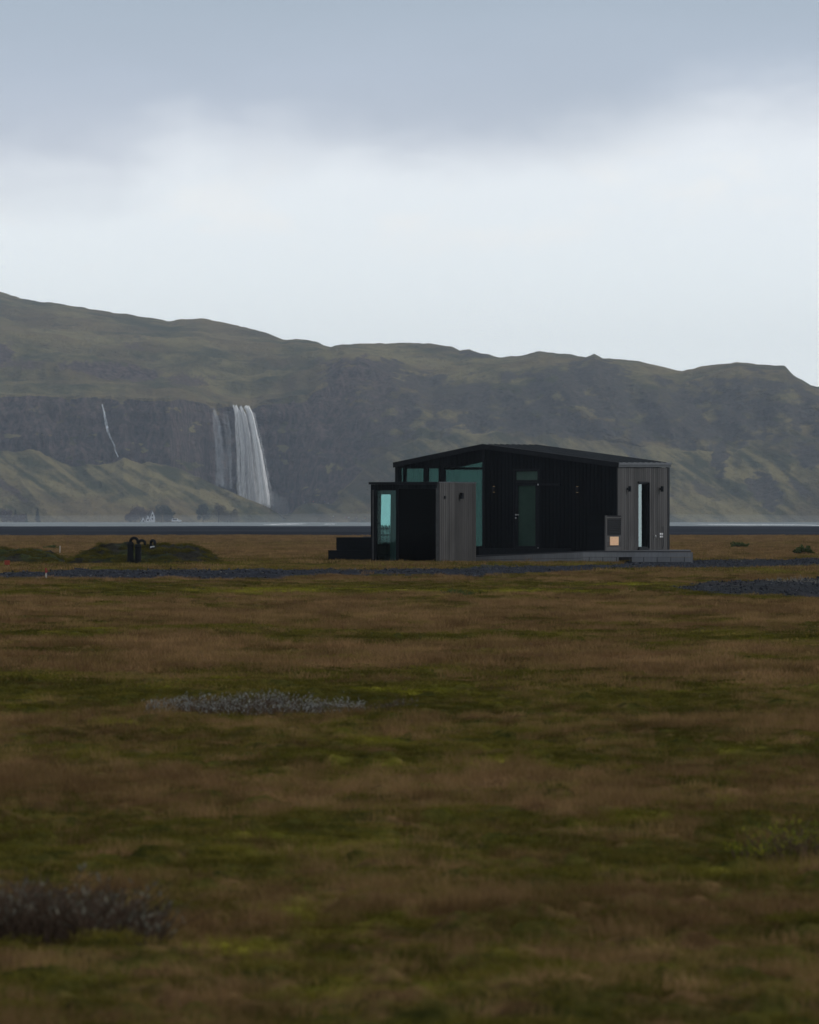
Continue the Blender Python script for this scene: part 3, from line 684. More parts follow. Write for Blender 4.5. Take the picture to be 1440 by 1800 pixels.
# curtains: pleated cloth hanging behind the glass
def curtain(x0, x1, y, z0, z1, name="curtain"):
    mb = MB(); n = 40; vs = []; 
    for i in range(n + 1):
        x = x0 + (x1 - x0) * i / n; yy = y + .03 * math.sin(i * 1.7)
        vs += [(x, yy, z0), (x, yy, z1)]
    mb.add(vs, [(2 * i, 2 * i + 2, 2 * i + 3, 2 * i + 1) for i in range(n)])
    o = mb.build(name, M_curtain, cabin); md = o.modifiers.new("thick", 'SOLIDIFY'); md.thickness = .006; return o
curtain(fx(836.5), fx(847), .2, .5, TZ - .05); curtain(fx(782), fx(788), .2, .5, TZ - .05); curtain(fx(713), fx(722), .2, .5, ZH - .05)
# roof
def slab(x0, x1, z0, z1, y0, y1, th, zb=0.05):
    return [(x0, y0, z0 - th), (x1, y0, z1 - th), (x1, y1, z1 - th + zb), (x0, y1, z0 - th + zb), (x0, y0, z0), (x1, y0, z1), (x1, y1, z1 + zb), (x0, y1, z0 + zb)]
BF = [(0, 3, 2, 1), (4, 5, 6, 7), (0, 1, 5, 4), (1, 2, 6, 5), (2, 3, 7, 6), (3, 0, 4, 7)]
OH = 0.07
zl = roof_z(WX0) - 0.56 / 2.98 * OH; zr = roof_z(0) - 0.60 / 4.53 * OH
mb = MB()
mb.add(slab(WX0 - OH, RX, zl, 3.70, -OH, L + OH, .13), BF); mb.add(slab(RX, OH, 3.70, zr, -OH, L + OH, .13), BF)
roof = mb.build("roof", M_roof, cabin)
mb = MB()
for i in range(9):                             # standing seams on the right slope
    yv = 0.35 + i * 0.48
    zz = 0.05 * (yv + OH) / (L + 2 * OH)
    mb.add([(p[0], p[1], p[2]) for p in [(RX + .02, yv, 3.70 + zz - .003), (OH - .02, yv, zr + zz + .0), (OH - .02, yv + .025, zr + zz + .0), (RX + .02, yv + .025, 3.70 + zz - .003),
            (RX + .02, yv, 3.722 + zz), (OH - .02, yv, zr + zz + .025), (OH - .02, yv + .025, zr + zz + .025), (RX + .02, yv + .025, 3.722 + zz)]], BF)
mb.build("roof_seam", M_roof, roof)
mb = MB(); y0 = -OH - .02
mb.add([(WX0 - OH - .01, y0, zl - .15), (RX, y0, 3.55), (RX, -OH - .001, 3.55), (WX0 - OH - .01, -OH - .001, zl - .15), (WX0 - OH - .01, y0, zl + .015), (RX, y0, 3.715), (RX, -OH - .001, 3.715), (WX0 - OH - .01, -OH - .001, zl + .015)], BF)
mb.add([(RX, y0, 3.55), (OH + .01, y0, zr - .15), (OH + .01, -OH - .001, zr - .15), (RX, -OH - .001, 3.55), (RX, y0, 3.715), (OH + .01, y0, zr + .015), (OH + .01, -OH - .001, zr + .015), (RX, -OH - .001, 3.715)], BF)
mb.build("fascia", M_trim, roof)
mb = MB(); mb.add([(OH + .002, -OH, zr - .055), (OH + .03, -OH, zr - .055), (OH + .03, L + OH, zr - .005), (OH + .002, L + OH, zr - .005), (OH + .002, -OH, zr + .01), (OH + .03, -OH, zr + .01), (OH + .03, L + OH, zr + .06), (OH + .002, L + OH, zr + .06)], BF)
mb.build("gutter", M_flash, roof)
# door
door = pane("door", DX0 + .05, DX1 - .05, F0 + .03, fz(848, fx(925)), m=M_doorglass, y=0.05, fr=.10)
f = MB(); f.box(DX0, DX0 + .048, -.03, .09, F0, DZ1); f.box(DX1 - .048, DX1, -.03, .09, F0, DZ1); f.box(DX0 + .048, DX1 - .048, -.03, .09, DZ1 - .05, DZ1); f.box(DX0 + .048, DX1 - .048, -.03, .09, fz(848, fx(925)) + .002, fz(845.5, fx(925)))
f.build("door_frame", M_trim, door)
pane("window", DX0 + .05, DX1 - .05, fz(845.3, fx(925)), DZ1 - .052, m=M_doorglass, y=0.05, fr=.03)
mb = MB(); hx = DX0 + .09; hz_ = fz(905, fx(905))
mb.tube([(hx, -.005, hz_), (hx, -.06, hz_), (hx + .13, -.065, hz_)], .013, 8); mb.tube([(hx, -.002, hz_), (hx, -.02, hz_)], .028, 12)
mb.tube([(hx, -.002, hz_ - .10), (hx, -.03, hz_ - .10)], .022, 12)
mb.build("handle", M_steel, door, True)
for pyh in (851.5, 963):
    mb = MB(); zc = fz(pyh, DX1); mb.box(DX1 - .055, DX1 - .03, -.05, -.031, zc - .03, zc + .02); mb.build("hinge", M_steel, door)
mb = MB(); mb.box(DX0 + .06, DX1 - .06, .085, .095, F0 + .05, DZ1 - .06); mb.build("door_backing", M_backing, door)  # pale backing added behind the door glass to lighten its tone
# wall lamps
def lamp(x, y, z, axis, lit):
    mb = MB(); s_ = .05
    if axis == 'x': mb.tube([(x, y - .075, z - .085), (x, y - .075, z + .085)], s_, 14); mb.box(x - .02, x + .02, y - .05, y - .0, z - .03, z + .03)
    else: mb.tube([(x + .08, y, z - .085), (x + .08, y, z + .085)], s_, 14); mb.box(x, x + .05, y - .02, y + .02, z - .03, z + .03)
    o = mb.build("wall_lamp", M_trim, cabin)
    if lit:
        for d in (-1, 1):
            g_ = MB(); g_.tube([(x, y - .075, z + d * .0855), (x, y - .075, z + d * .100)], .03, 12); g_.build("bulb", M_glow, o)
        ld = bpy.data.lights.new("lamp_light", 'POINT'); ld.energy = 0.05; ld.color = (1, .68, .35); ld.shadow_soft_size = .02
        lo = bpy.data.objects.new("lamp_light", ld); SC.collection.objects.link(lo); lo.parent = o; lo.location = (x, y - .085, z - .16)
    return o
lamp(fx(870.5), -.03, fz(860, fx(870)), 'x', True); lamp(fx(1017), -.03, fz(860.5, fx(1017)), 'x', True)
lamp(.03, fyy(1101.5), fz(859.5, 0, 1), 'y', False); lamp(.03, fyy(1158.5), fz(859.5, 0, 3.5), 'y', False)
mb = MB(); zc = fz(851.5, fx(965)); mb.box(fx(950), fx(986), -.09, -.03, zc - .035, zc + .03); mb.build("awning_box", M_trim, cabin)
# side window
mb = MB(); mb.box(-.075, -.06, SX0, SX1, SZ0, SZ1); w = mb.build("window", M_sglass, cabin)
mb = MB(); mb.box(-.058, .02, SX0, SX0 + .05, SZ0, SZ1); mb.box(-.058, .02, SX1 - .05, SX1, SZ0, SZ1); mb.box(-.058, .02, SX0 + .05, SX1 - .05, SZ1 - .05, SZ1); mb.box(-.058, .05, SX0 + .05, SX1 - .05, SZ0, SZ0 + .05)
mb.build("frame", M_trim, w)
mb = MB(); mb.box(.02, .075, SX0 + (SX1 - SX0) * 1.0 - .0, SX1 + .04, SZ0, SZ1 + .03); mb.box(.02, .075, SX0 - .03, SX1 + .0, SZ1 + .0, SZ1 + .035); mb.box(.02, .07, SX0 - .03, SX1, SZ0 - .05, SZ0 - .001)
mb.build("reveal", M_trim, w)
# sockets and tap on the side wall
for (pxc, pyc) in ((1159.3, 938.5), (1163, 938.5), (1159.3, 943.3), (1163, 943.3)):
    mb = MB(); yc = fyy(pxc); zc = fz(pyc, 0, yc); mb.box(.027, .05, yc - .055, yc + .055, zc - .028, zc + .028); mb.build("socket_cover", M_sock, cabin, bevel=.004)
mb = MB(); yc = fyy(1148); zc = fz(941, 0, yc); mb.tube([(.02, yc, zc), (.09, yc, zc), (.10, yc, zc - .09)], .014, 8); mb.build("tap", M_steel, cabin, True)
mb = MB(); yc = fyy(1104); zc = .62; mb.tube([(.03, 3.9, .4), (.06, 3.9, .5), (.06, 3.9, 1.1)], .012, 8); mb.build("cable_pipe", M_plinth, cabin, True)

# heat pump box with louvres by the corner
bx, by_ = -0.20, -1.476
hb = empty("louvred_box", (CX + ct * -bx * 1 + st_ * by_, CY - st_ * -bx + ct * by_, F0), -TH, label="grey timber box with black louvres and a peach wood-toned patch at the cabin corner", cat="utility box")
BW, BL, BH = 0.62, 1.40, fz(906, 0.2, -1.3) - F0
mb = MB(); nbd = 12
for i in range(10):
    z0 = i * BH / 10; mb.box(-BW, -.035, -.02, 0, z0 + .004, z0 + BH / 10 - .004)
mb.box(-BW, -.001, 0.002, .04, 0.0, BH); mb.box(-BW, -.001, .04, BL, BH - .04, BH - .002); mb.box(-BW, -BW + .03, .04, BL, 0.0, BH - .04)
mb.build("black_panel", M_black, hb)
LZ0, LZ1 = fz(941, 0.2, -1) - F0, fz(911, .2, -1) - F0
PZ0, PZ1 = fz(958.5, .2, -1) - F0, fz(943.5, .2, -1) - F0
mb = MB()
mb.box(-.035, .0, -.02, .12, 0, BH); mb.box(-.035, .0, BL - .10, BL, 0, BH); mb.box(-.034, -.002, .12, BL - .10, LZ1, BH - .001)
zz = 0.0
while zz < LZ0 - .02:
    mb.box(-.034, -.002, .12, BL - .10, zz + .003, min(zz + .13, LZ0) - .003); zz += .13
mb.build("grey_panel", M_grey, hb)
mb = MB(); mb.box(-.06, -.036, .125, BL - .105, LZ0, LZ1); 
n = 9
for i in range(n):
    z0 = LZ0 + (LZ1 - LZ0) * i / n
    mb.add([(-.04, .125, z0), (.012, .125, z0 + .0), (.012, BL - .105, z0), (-.04, BL - .105, z0), (-.04, .125, z0 + .05), (.0, .125, z0 + .018), (.0, BL - .105, z0 + .018), (-.04, BL - .105, z0 + .05)], BF)
mb.build("louvre", M_trim, hb)
mb = MB(); mb.box(-.001, .012, .34, 1.06, PZ0, PZ1); mb.build("peach_patch", M_peach, hb)  # bright peach set as the panel's own colour

# deck and ramp (own top-level thing, built in world axes)
deck = empty("deck", (5.5, 139.2, 0), 0, label="low grey timber deck with a ramp in front of the cabin door", cat="deck")
def P2(px, Y): return ((px - 720) / FPX * Y - 5.5, Y - 139.2)
ul, ur = (CX + ct * WX0 * .62 - 5.5, CY - st_ * WX0 * .62 - 139.2 - .04), (CX - 5.5 - .02, CY - 139.2 - .04)
wr = (CX + st_ * L - 5.5 + .05, CY + ct * L - 139.2)
F1, F2, F3 = P2(1024, 139.4), P2(1215, 139.1), P2(1212.5, 145.6)
A0 = P2(832, 141.2)
zA = fz(977.5, fx(840)) - .0
zA = EYE - (977 - HZ) / FPX * 141.2
mb = MB(); q = F0 - .002
# platform boards run along the facade as strips
n = 26
mb.prism([(F1[0], F1[1]), (F2[0], F2[1]), (F3[0], F3[1]), (wr[0], wr[1]), (ur[0], ur[1])], F0 - .035, F0)
platform = mb.build("platform", M_darkdeck, deck)
mb = MB(); mb.prism([(A0[0], A0[1], zA, zA - .03), (F1[0] - .003, F1[1], F0, F0 - .03), (ur[0] - .003, ur[1], F0, F0 - .03), (ul[0], ul[1], F0 - .16, F0 - .2)], 0, 0)
mb.build("ramp", M_darkdeck, deck)
mb = MB()                                      # dark sill along the facade
mb.prism([(ul[0], ul[1] - .25, .42, .05), (ur[0] - 1.4, ur[1] + .30, .42, .05), (ur[0] - 1.4, ur[1] + .60, .42, .05), (ul[0], ul[1] + .0, .42, .05)], 0, 0)
mb.build("threshold", M_trim, deck)
def skirt(a, b, za, zb, m, parent, rows=2, zlow=-.05, posts=True, skip=None):
    d = Vector((b[0] - a[0], b[1] - a[1], 0)); ln = d.length; d.normalize(); nrm = Vector((d.y, -d.x, 0))
    mb = MB(); k = 14
    for r_ in range(rows):
        t0, t1 = r_ / rows, (r_ + 1) / rows
        segs = [(0, 1)] if not (skip and r_ == 0) else [(0, skip[0]), (skip[1], 1)]
        for (s0, s1) in segs:
            pa = Vector((a[0], a[1], 0)) + d * ln * s0; pb = Vector((a[0], a[1], 0)) + d * ln * s1
            ta = za + (zb - za) * s0; tb = za + (zb - za) * s1
            zz = [zlow + (ta - zlow) * t0 + .004, zlow + (tb - zlow) * t0 + .004, zlow + (tb - zlow) * t1 - .004, zlow + (ta - zlow) * t1 - .004]
            o_ = nrm * .025
            mb.add([(*(pa + o_).xy, zz[0]), (*(pb + o_).xy, zz[1]), (*pb.xy, zz[1]), (*pa.xy, zz[0]), (*(pa + o_).xy, zz[3]), (*(pb + o_).xy, zz[2]), (*pb.xy, zz[2]), (*pa.xy, zz[3])], BF)
    return mb.build("skirt_board", m, parent)
skirt(F1, F2, F0 - .036, F0 - .036, M_deck, deck, 2, .02, skip=((1088 - 1024) / 191, (1111 - 1024) / 191))
skirt(A0, F1, zA - .032, F0 - .036, M_deck, deck, 2, -.04)
mb = MB(); mb.box(F2[0] - .0, F2[0] + .05, F2[1] - .03, F2[1] + .06, 0, F0 - .037); mb.build("post", M_deck, deck)
for i in range(8):
    mb = MB(); k = (i + .5) / 8; p = (F1[0] + (F2[0] - F1[0]) * k, F1[1] + (F2[1] - F1[1]) * k); mb.box(p[0] - .012, p[0] + .012, p[1] - .034, p[1] - .026, .03, .17)
    mb.build("batten", M_plinth, deck)

# ------------------------------------------------------------------ bath annex in front of the cabin's left half
AX, AY = .896, 137.9
annex = empty("annex", (AX, AY, 0), -TH, label="flat roofed annex with a black front, grey board side and a corner window", cat="annex")
AW, AL, AH = 2.27, 2.8, 2.45
def ax_(px):
    k = (px - 720) / FPX; return (k * AY - AX) / (ct + k * st_)
def az_(py, x=0, y=0): return EYE + (HZ - py) / FPX * (AY - st_ * x + ct * y)
gx0, gx1 = ax_(660.5), ax_(697.5); gz1 = az_(861, -1.8)
board_wall("front_wall", M_black, annex, -AW, -.06, lambda x: AH - .06, -.05, [(ax_(654), ax_(658), .1, gz1, gz1), (gx0, gx1, .06, gz1, gz1), (ax_(699), ax_(768.5), .04, gz1 + .05, gz1 + .05)], 'x', 0.0)
board_wall("side_wall", M_grey, annex, -.02, AL, lambda y: AH - .012, -.08, [], 'y', 0.0, bw=.155)
board_wall("rear_wall", M_black, annex, -AW, -.1, lambda x: AH - .06, -.05, [(-AW + .5, -AW + 1.2, .4, 2.1, 2.1)], 'x', AL - .12)
board_wall("side_wall", M_black, annex, 0.0, AL, lambda y: AH - .06, -.05, [(.5, 2.2, .2, 2.3, 2.3)], 'y', -AW + .1)
mb = MB(); mb.box(-AW - .05, -.03, -.06, AL, AH - .055, AH + .015); ro = mb.build("roof", M_trim, annex)
mb = MB(); mb.box(-.028, .03, -.04, AL + .02, AH - .01, AH + .02); mb.build("roof_edge", M_flash, ro)
mb = MB(); mb.box(-AW + .1, -.1, .1, AL - .1, 0.0, .05); mb.build("floor", M_plinth, annex)
pane("window", gx0, gx1, .06, gz1, m=glass_mat("annex_glass", (0.80, 0.90, 0.89), (.45, .62, .60), 1.35), y=.03, fr=.02, par=annex)
pane("window", ax_(699), ax_(768.5), .04, gz1 + .05, m=M_dglass, y=.04, fr=.02, par=annex)
mb = MB(); mb.box(ax_(701), ax_(711), .10, .12, .06, gz1); mb.build("blind", surf_mat("brown_blind", (.10, .07, .045), (.16, .11, .07), 6, .9, .1, .2), annex)
pane("window", ax_(654), ax_(658), .1, gz1, m=M_teal, y=.05, fr=.01, par=annex)
# mirror added inside to reflect bright sky; slats before it stand for reflected silhouettes
mx0, mx1 = ax_(663.5) - .065, ax_(686) - .065
mzt = az_(869, -1.7)
mb = MB(); mb.add([(mx0, .13, .10), (mx1, .13, .10), (mx1, .15, .10), (mx0, .15, .10), (mx0, .18, mzt), (mx1, .18, mzt), (mx1, .20, mzt), (mx0, .20, mzt)], BF); mb.build("sky_reflector", M_reflector, annex)
mb = MB(); mb.box(gx0 - .1, gx1 + .3, .50, .53, .06, gz1 + .1); mb.build("inner_screen", M_curtain, annex)
bas = MB(); n = 9; xa, xb = ax_(665) - .04, ax_(684) - .04; ztop = az_(926, -1.7)
for i in range(n):
    x = xa + (xb - xa) * i / (n - 1); hh = ztop + .04 * ((i * 7) % 3 - 1)
    bas.box(x - .015, x + .015, .092, .108, .06, hh)
    bas.add([(x - .022, .090, hh - .03), (x + .022, .090, hh - .03), (x, .090, hh + .03), (x - .022, .110, hh - .03), (x + .022, .110, hh - .03), (x, .110, hh + .03)], [(0, 1, 2), (5, 4, 3), (0, 3, 4, 1), (1, 4, 5, 2), (2, 5, 3, 0)])
for zz in (.25, .55, .85, ztop - .06): bas.box(xa, xb, .08, .091, zz - .018, zz + .018)
bas_o = bas.build("silhouette_rack", M_pipe)
bas_o.location = annex.location; bas_o.rotation_euler = annex.rotation_euler
tag(bas_o, "dark slatted rack standing behind the corner window of the annex", "rack")
mb = MB(); yc = 1.15; zc = az_(871.5, 0, 1.5); mb.tube([(.085, 1.55, zc - .09), (.085, 1.55, zc + .09)], .06, 14); mb.box(.02, .05, 1.52, 1.58, zc - .03, zc + .03); mb.build("wall_lamp", M_trim, annex)
mb = MB(); zc = az_(874, 0, .4); mb.box(.024, .05, .32, .44, zc - .04, zc + .04); mb.build("socket_cover", M_trim, annex, bevel=.005)

# low dark hot-tub surround to the left of the annex
tub = empty("low_platform", ((617 - 720) / FPX * 145, 145, 0), -TH * .3, label="low black stepped platform beyond the annex's left end", cat="platform")
s_ = 145 / FPX
def tb(px): return (px - 617) * s_
def tzz(py): return EYE + (HZ - py) / FPX * 145
mb = MB(); 
for i in range(3): mb.box(tb(592.5), tb(672), -.2, -.17, tzz(966) + i * .13 + .004, tzz(966) + (i + 1) * .13 - .004)
mb.box(tb(593), tb(671), -.168, 2.0, 0, tzz(944.5)); mb.build("upper_step", M_black, tub)
mb = MB(); mb.box(tb(582.5), tb(668), -.8, -.205, tzz(967) - .03, tzz(967)); 
for i in range(2): mb.box(tb(583), tb(668), -.79, -.77, -.05 + i * .2, .14 + i * .2 )
mb.box(tb(584), tb(667), -.765, -.21, -.05, tzz(967) - .032); mb.build("lower_step", M_black, tub)
mb = MB(); mb.box(tb(640), tb(672), -.23, -.1, tzz(944.5) + .002, tzz(943)); mb.build("lid_edge", M_flash, tub)

# ------------------------------------------------------------------ mounds of turf with vent pipes
m, t = mat("turf_mound")
pos = t.node('ShaderNodeNewGeometry').outputs['Position']; f1 = t.noise(pos, 2.6, 6, 0.75); f2 = t.noise(pos, 0.9, 4, 0.6)
c = t.mix(t.mapr(f1, 0.35, 0.68), (0.012, 0.015, 0.007), (0.045, 0.058, 0.015))
c = t.mix(t.mapr(f2, 0.44, 0.54, 0, .9), c, t.mix(t.mapr(f1, .3, .7), (0.009, 0.009, 0.008), (0.028, 0.025, 0.020)))
out(t, principled(t, c, 0.95, 0.1, 0, f1, 1.0, 0.15).outputs[0]); M_mound = m
def mound(name, px0, px1, Y, prof, label, seed, dep=2.6):
    n, mdep = 150, 60
    px = np.linspace(px0, px1, n); x = (px - 720) / FPX * Y
    top = I(px, prof); h = np.maximum(0, (EYE + (HZ - top) / FPX * (Y + .6)) )
    d = np.linspace(-dep, dep, mdep)
    Xm = np.repeat(x[None, :], mdep, 0); Ym = Y + np.repeat(d[:, None], n, 1)
    sh = np.clip(1 - (np.abs(d) / dep) ** 1.6, 0, 1)[:, None] ** 0.8
    Z = h[None, :] * sh + (0.20 * fbm(Xm / .7, Ym / .5, 4, seed, .6) + 0.05 * ridged(Xm / .25, Ym / .3, 2, seed + 3)) * np.sqrt(sh) * np.clip(h[None, :] * 3, 0, 1) - .05 * (1 - sh)
    edge = np.minimum(1, np.minimum(px - px0, px1 - px) / 14.0); Z = Z * edge[None, :] - .03
    o = grid_mesh(name, np.stack([Xm, Ym, Z], -1), M_mound)
    tag(o, label, "mound", kind='structure'); return o
YM = 131.0
mound("earth_mound", 112, 396, YM, [(112, 990), (130, 982), (150, 969), (175, 961), (210, 958), (240, 959), (260, 962), (290, 958), (330, 959), (352, 964), (375, 977), (396, 990)],
      "turfy green and brown earth mound that carries the black vent pipes", 201)
mound("earth_mound", -260, 122, YM + 3, [(-260, 975), (-100, 966), (0, 969), (50, 966), (80, 970), (100, 976), (122, 990)], "lower dark mound of dug earth at the left edge", 211)
def pipe(px, pyb, pyt, wpx, arc, label, hood=False):
    Y = YM - 2.2 if not hood else YM - .35
    b0 = wpt(px, pyb, Y); tp = wpt(px, pyt, Y); r_ = wpx / 2 / FPX * Y
    e = empty("vent_pipe", (b0.x, Y, 0), 0, label=label, cat="vent pipe", group="black vent pipes on the earth mound")
    mb = MB(); n = 18; pts = []; rs = []
    for i in range(n + 1):
        z = tp.z * i / n; pts.append((0, 0, z)); rs.append(r_ * (1.0 if i < n else .86))
    mb.tube(pts, rs, 20)
    mb.tube([(0, 0, tp.z - .10), (0, 0, tp.z - .05)], r_ * 1.10, 20)
    mb.build("riser", M_pipe, e, True)
    (cx, cy_, rad, th, dirx, a_end) = arc
    c0 = wpt(cx, cy_, Y); rr = rad / FPX * Y; tr = th / FPX * Y
    mb = MB(); pts = []; rs = []
    k = 30
    pts.append((c0.x - b0.x - rr * dirx, 0, tp.z - .03)); rs.append(tr)
    for i in range(k + 1):
        a = math.pi - a_end * i / k
        pts.append((c0.x - b0.x + rr * math.cos(a) * dirx, -.12 * (i / k) * (3 if hood else 0), c0.z + rr * math.sin(a))); rs.append(tr * (1 + .10 * (i % 2)))
    pts.append((pts[-1][0], pts[-1][1], pts[-1][2] - .05)); rs.append(tr * .98)
    mb.tube(pts, rs, 14); g_ = mb.build("gooseneck", M_pipe, e, False)
    return e, tp, b0
pipe(229.5, 984, 952.5, 11, (236, 952, 6.4, 2.5, 1, math.pi), "tallest and leftmost black vent pipe with a full gooseneck")
pipe(243, 982, 956.5, 11, (249.5, 955.5, 5.6, 2.3, 1, math.pi * .98), "middle black vent pipe with a gooseneck beside the tallest one")
e, tp, b0 = pipe(266.5, 975, 958, 8.5, (269.5, 954.0, 4.0, 2.4, 1, math.pi * 1.05), "shortest black vent pipe with a white label and a tight hood", True)
mb = MB(); a_ = wpt(264.3, 964.5, YM - .5) - b0; mb.prism([(a_.x, -.45), (a_.x + .13, -.45), (a_.x + .13, -.44), (a_.x, -.44)], 0, 0)
mb = MB(); z0 = wpt(0, 965, YM).z; z1 = wpt(0, 959.3, YM).z
mb.add([(a_.x, -.2, z0), (a_.x + .07, -.2, z0 - .005), (a_.x + .13, -.2, z1 - .02), (a_.x + .11, -.2, z1), (a_.x, -.2, z1 - .015),
        (a_.x, -.19, z0), (a_.x + .07, -.19, z0 - .005), (a_.x + .13, -.19, z1 - .02), (a_.x + .11, -.19, z1), (a_.x, -.19, z1 - .015)],
       [(0, 1, 2, 3, 4), (9, 8, 7, 6, 5)] + [(i, 5 + i, 5 + (i + 1) % 5, (i + 1) % 5) for i in range(5)])
mb.build("tag_label", M_white, e)

# stakes and marker
def stake(px, pyb, pyt, w, red, label, lean=0.0):
    Y = GF / (pyb - HZ); b0 = wpt(px, pyb, Y); h = (pyb - pyt) / FPX * Y; g = gz(b0.x, Y)
    e = empty("marker_stake", (b0.x, Y, g), 0, label=label, cat="stake", group="survey stakes in the field")
    e.rotation_euler = (0, lean, 0)
    mb = MB(); mb.box(-w, w, -w, w, -.1, h * (.58 if red else 1.0)); mb.add([(-w, -w, h * .999), (w, -w, h * .999), (w, w, h * .999), (-w, w, h * .999), (0, 0, h + .03)], [(0, 1, 4), (1, 2, 4), (2, 3, 4), (3, 0, 4), (3, 2, 1, 0)]) if not red else None
    mb.build("shaft", M_stake, e)
    if red:
        mb = MB(); mb.box(-w * 1.15, w * 1.15, -w * 1.15, w * 1.15, h * .58, h); mb.build("painted_top", M_redp, e)
        mb = MB(); mb.box(w * 1.2, w * 1.2 + .025, -.004, .004, h * .66, h * .78); mb.build("ribbon", M_redp, e)
stake(81.3, 1021, 999.5, .016, True, "thin white stake with a red painted top beside the gravel track", R(-1.5))
stake(105.5, 978, 965, .016, False, "small plain pale stake standing between the two mounds", R(1))
Y = 124.0; c0 = wpt(12.5, 990, Y)
mk = empty("marker_board", (c0.x, Y, 0), R(12), label="small orange marker board low in front of the left mound", cat="marker")
mb = MB(); z0, z1 = wpt(0, 993, Y).z, wpt(0, 985, Y).z
mb.box(-.07, .075, -.012, .012, max(.04, z0), z1); mb.build("panel", M_orange, mk, bevel=.005)
mb = MB(); mb.box(-.05, -.035, .013, .03, -.05, z1 - .02); mb.box(.035, .05, .013, .03, -.05, z1 - .02); mb.build("leg", M_stake, mk)

# ------------------------------------------------------------------ farm below the cliffs
YF = 2420.0; sf = YF / FPX
farm = empty("farmhouse", ((262 - 720) * sf, YF, 0), R(8), label="white farmhouse with three steep gables below the waterfall hill", cat="farmhouse")
def fp(px): return (px - 262) * sf
def fh(py): return EYE + (HZ - py) * sf
def gable(x0, x1, zt, zs, y0, y1, nm="wall"):
    mb = MB(); xm = (x0 + x1) / 2
    v = [(x0, y0, -1), (x1, y0, -1), (x1, y0, zs), (xm, y0, zt), (x0, y0, zs)]
    v += [(a, y1, c) for a, b_, c in v]
    mb.add(v, [(0, 1, 2, 3, 4), (9, 8, 7, 6, 5)] + [(i, 5 + i, 5 + (i + 1) % 5, (i + 1) % 5) for i in range(5)])
    w = mb.build(nm, M_white, farm)
    rf = MB(); o_ = .25
    for sx in (-1, 1):
        xe = xm + sx * ((x1 - x0) / 2 + .2); ze = zs - .25
        rf.add([(xe, y0 - .0, ze), (xm, y0 - .0, zt + .02), (xm, y1 + .3, zt + .02), (xe, y1 + .3, ze), (xe, y0, ze + .3), (xm, y0, zt + .32), (xm, y1 + .3, zt + .32), (xe, y1 + .3, ze + .3)], BF)
    rf.build("roof", M_roof, w if False else farm)
    return w
gable(fp(248.5), fp(255), fh(909), fh(916), 0, 7)
gable(fp(256), fp(264), fh(906), fh(914), -1, 8)
gable(fp(264.5), fp(273), fh(898), fh(909), 1, 12)
for (pxw, pyw) in ((252, 916), (260, 914), (268.5, 912), (268.5, 906)):
    mb = MB(); x = fp(pxw); z = fh(pyw); yy = {252: -.06, 260: -1.06, 268.5: .94}[pxw]
    mb.box(x - .35, x + .35, yy, yy + .05, z - .5, z + .5); mb.build("window", M_dglass, farm)
# farm vehicle
def car(px, py, Y, col, name, label, cat, h=1.9, l=4.4, rz=0.0):
    c0 = wpt(px, py, Y); 
    e = empty(name, (c0.x, Y, max(0.1, c0.z)), rz, label=label, cat=cat)
    mb = MB(); prof = [(-l / 2, .35), (l / 2, .35), (l / 2, .95), (l * .28, 1.05), (l * .16, h), (-l * .42, h), (-l / 2, 1.1)]
    n = len(prof); v = [(a, -.85, b_) for a, b_ in prof] + [(a, .85, b_) for a, b_ in prof]
    mb.add(v, [tuple(range(n)), tuple(reversed(range(n, 2 * n)))] + [(i, n + i, n + (i + 1) % n, (i + 1) % n) for i in range(n)])
    mb.build("body", col, e)
    mb = MB(); mb.box(-l * .38, l * .15, -.86, .86, 1.15, h - .15); mb.build("window", M_trim, e)
    for sx in (-l * .32, l * .32):
        for sy in (-.8, .62):
            mb = MB(); mb.tube([(sx, sy, .34), (sx, sy + .2, .34)], .34, 14); mb.build("wheel", M_trim, e)
car(309.5, 918, 2400, M_white, "van", "white van parked right of the farmhouse", "van", 2.0, 4.6)
car(315.5, 918.2, 2404, M_white, "trailer", "low white trailer beside the parked van", "trailer", 1.25, 2.4)

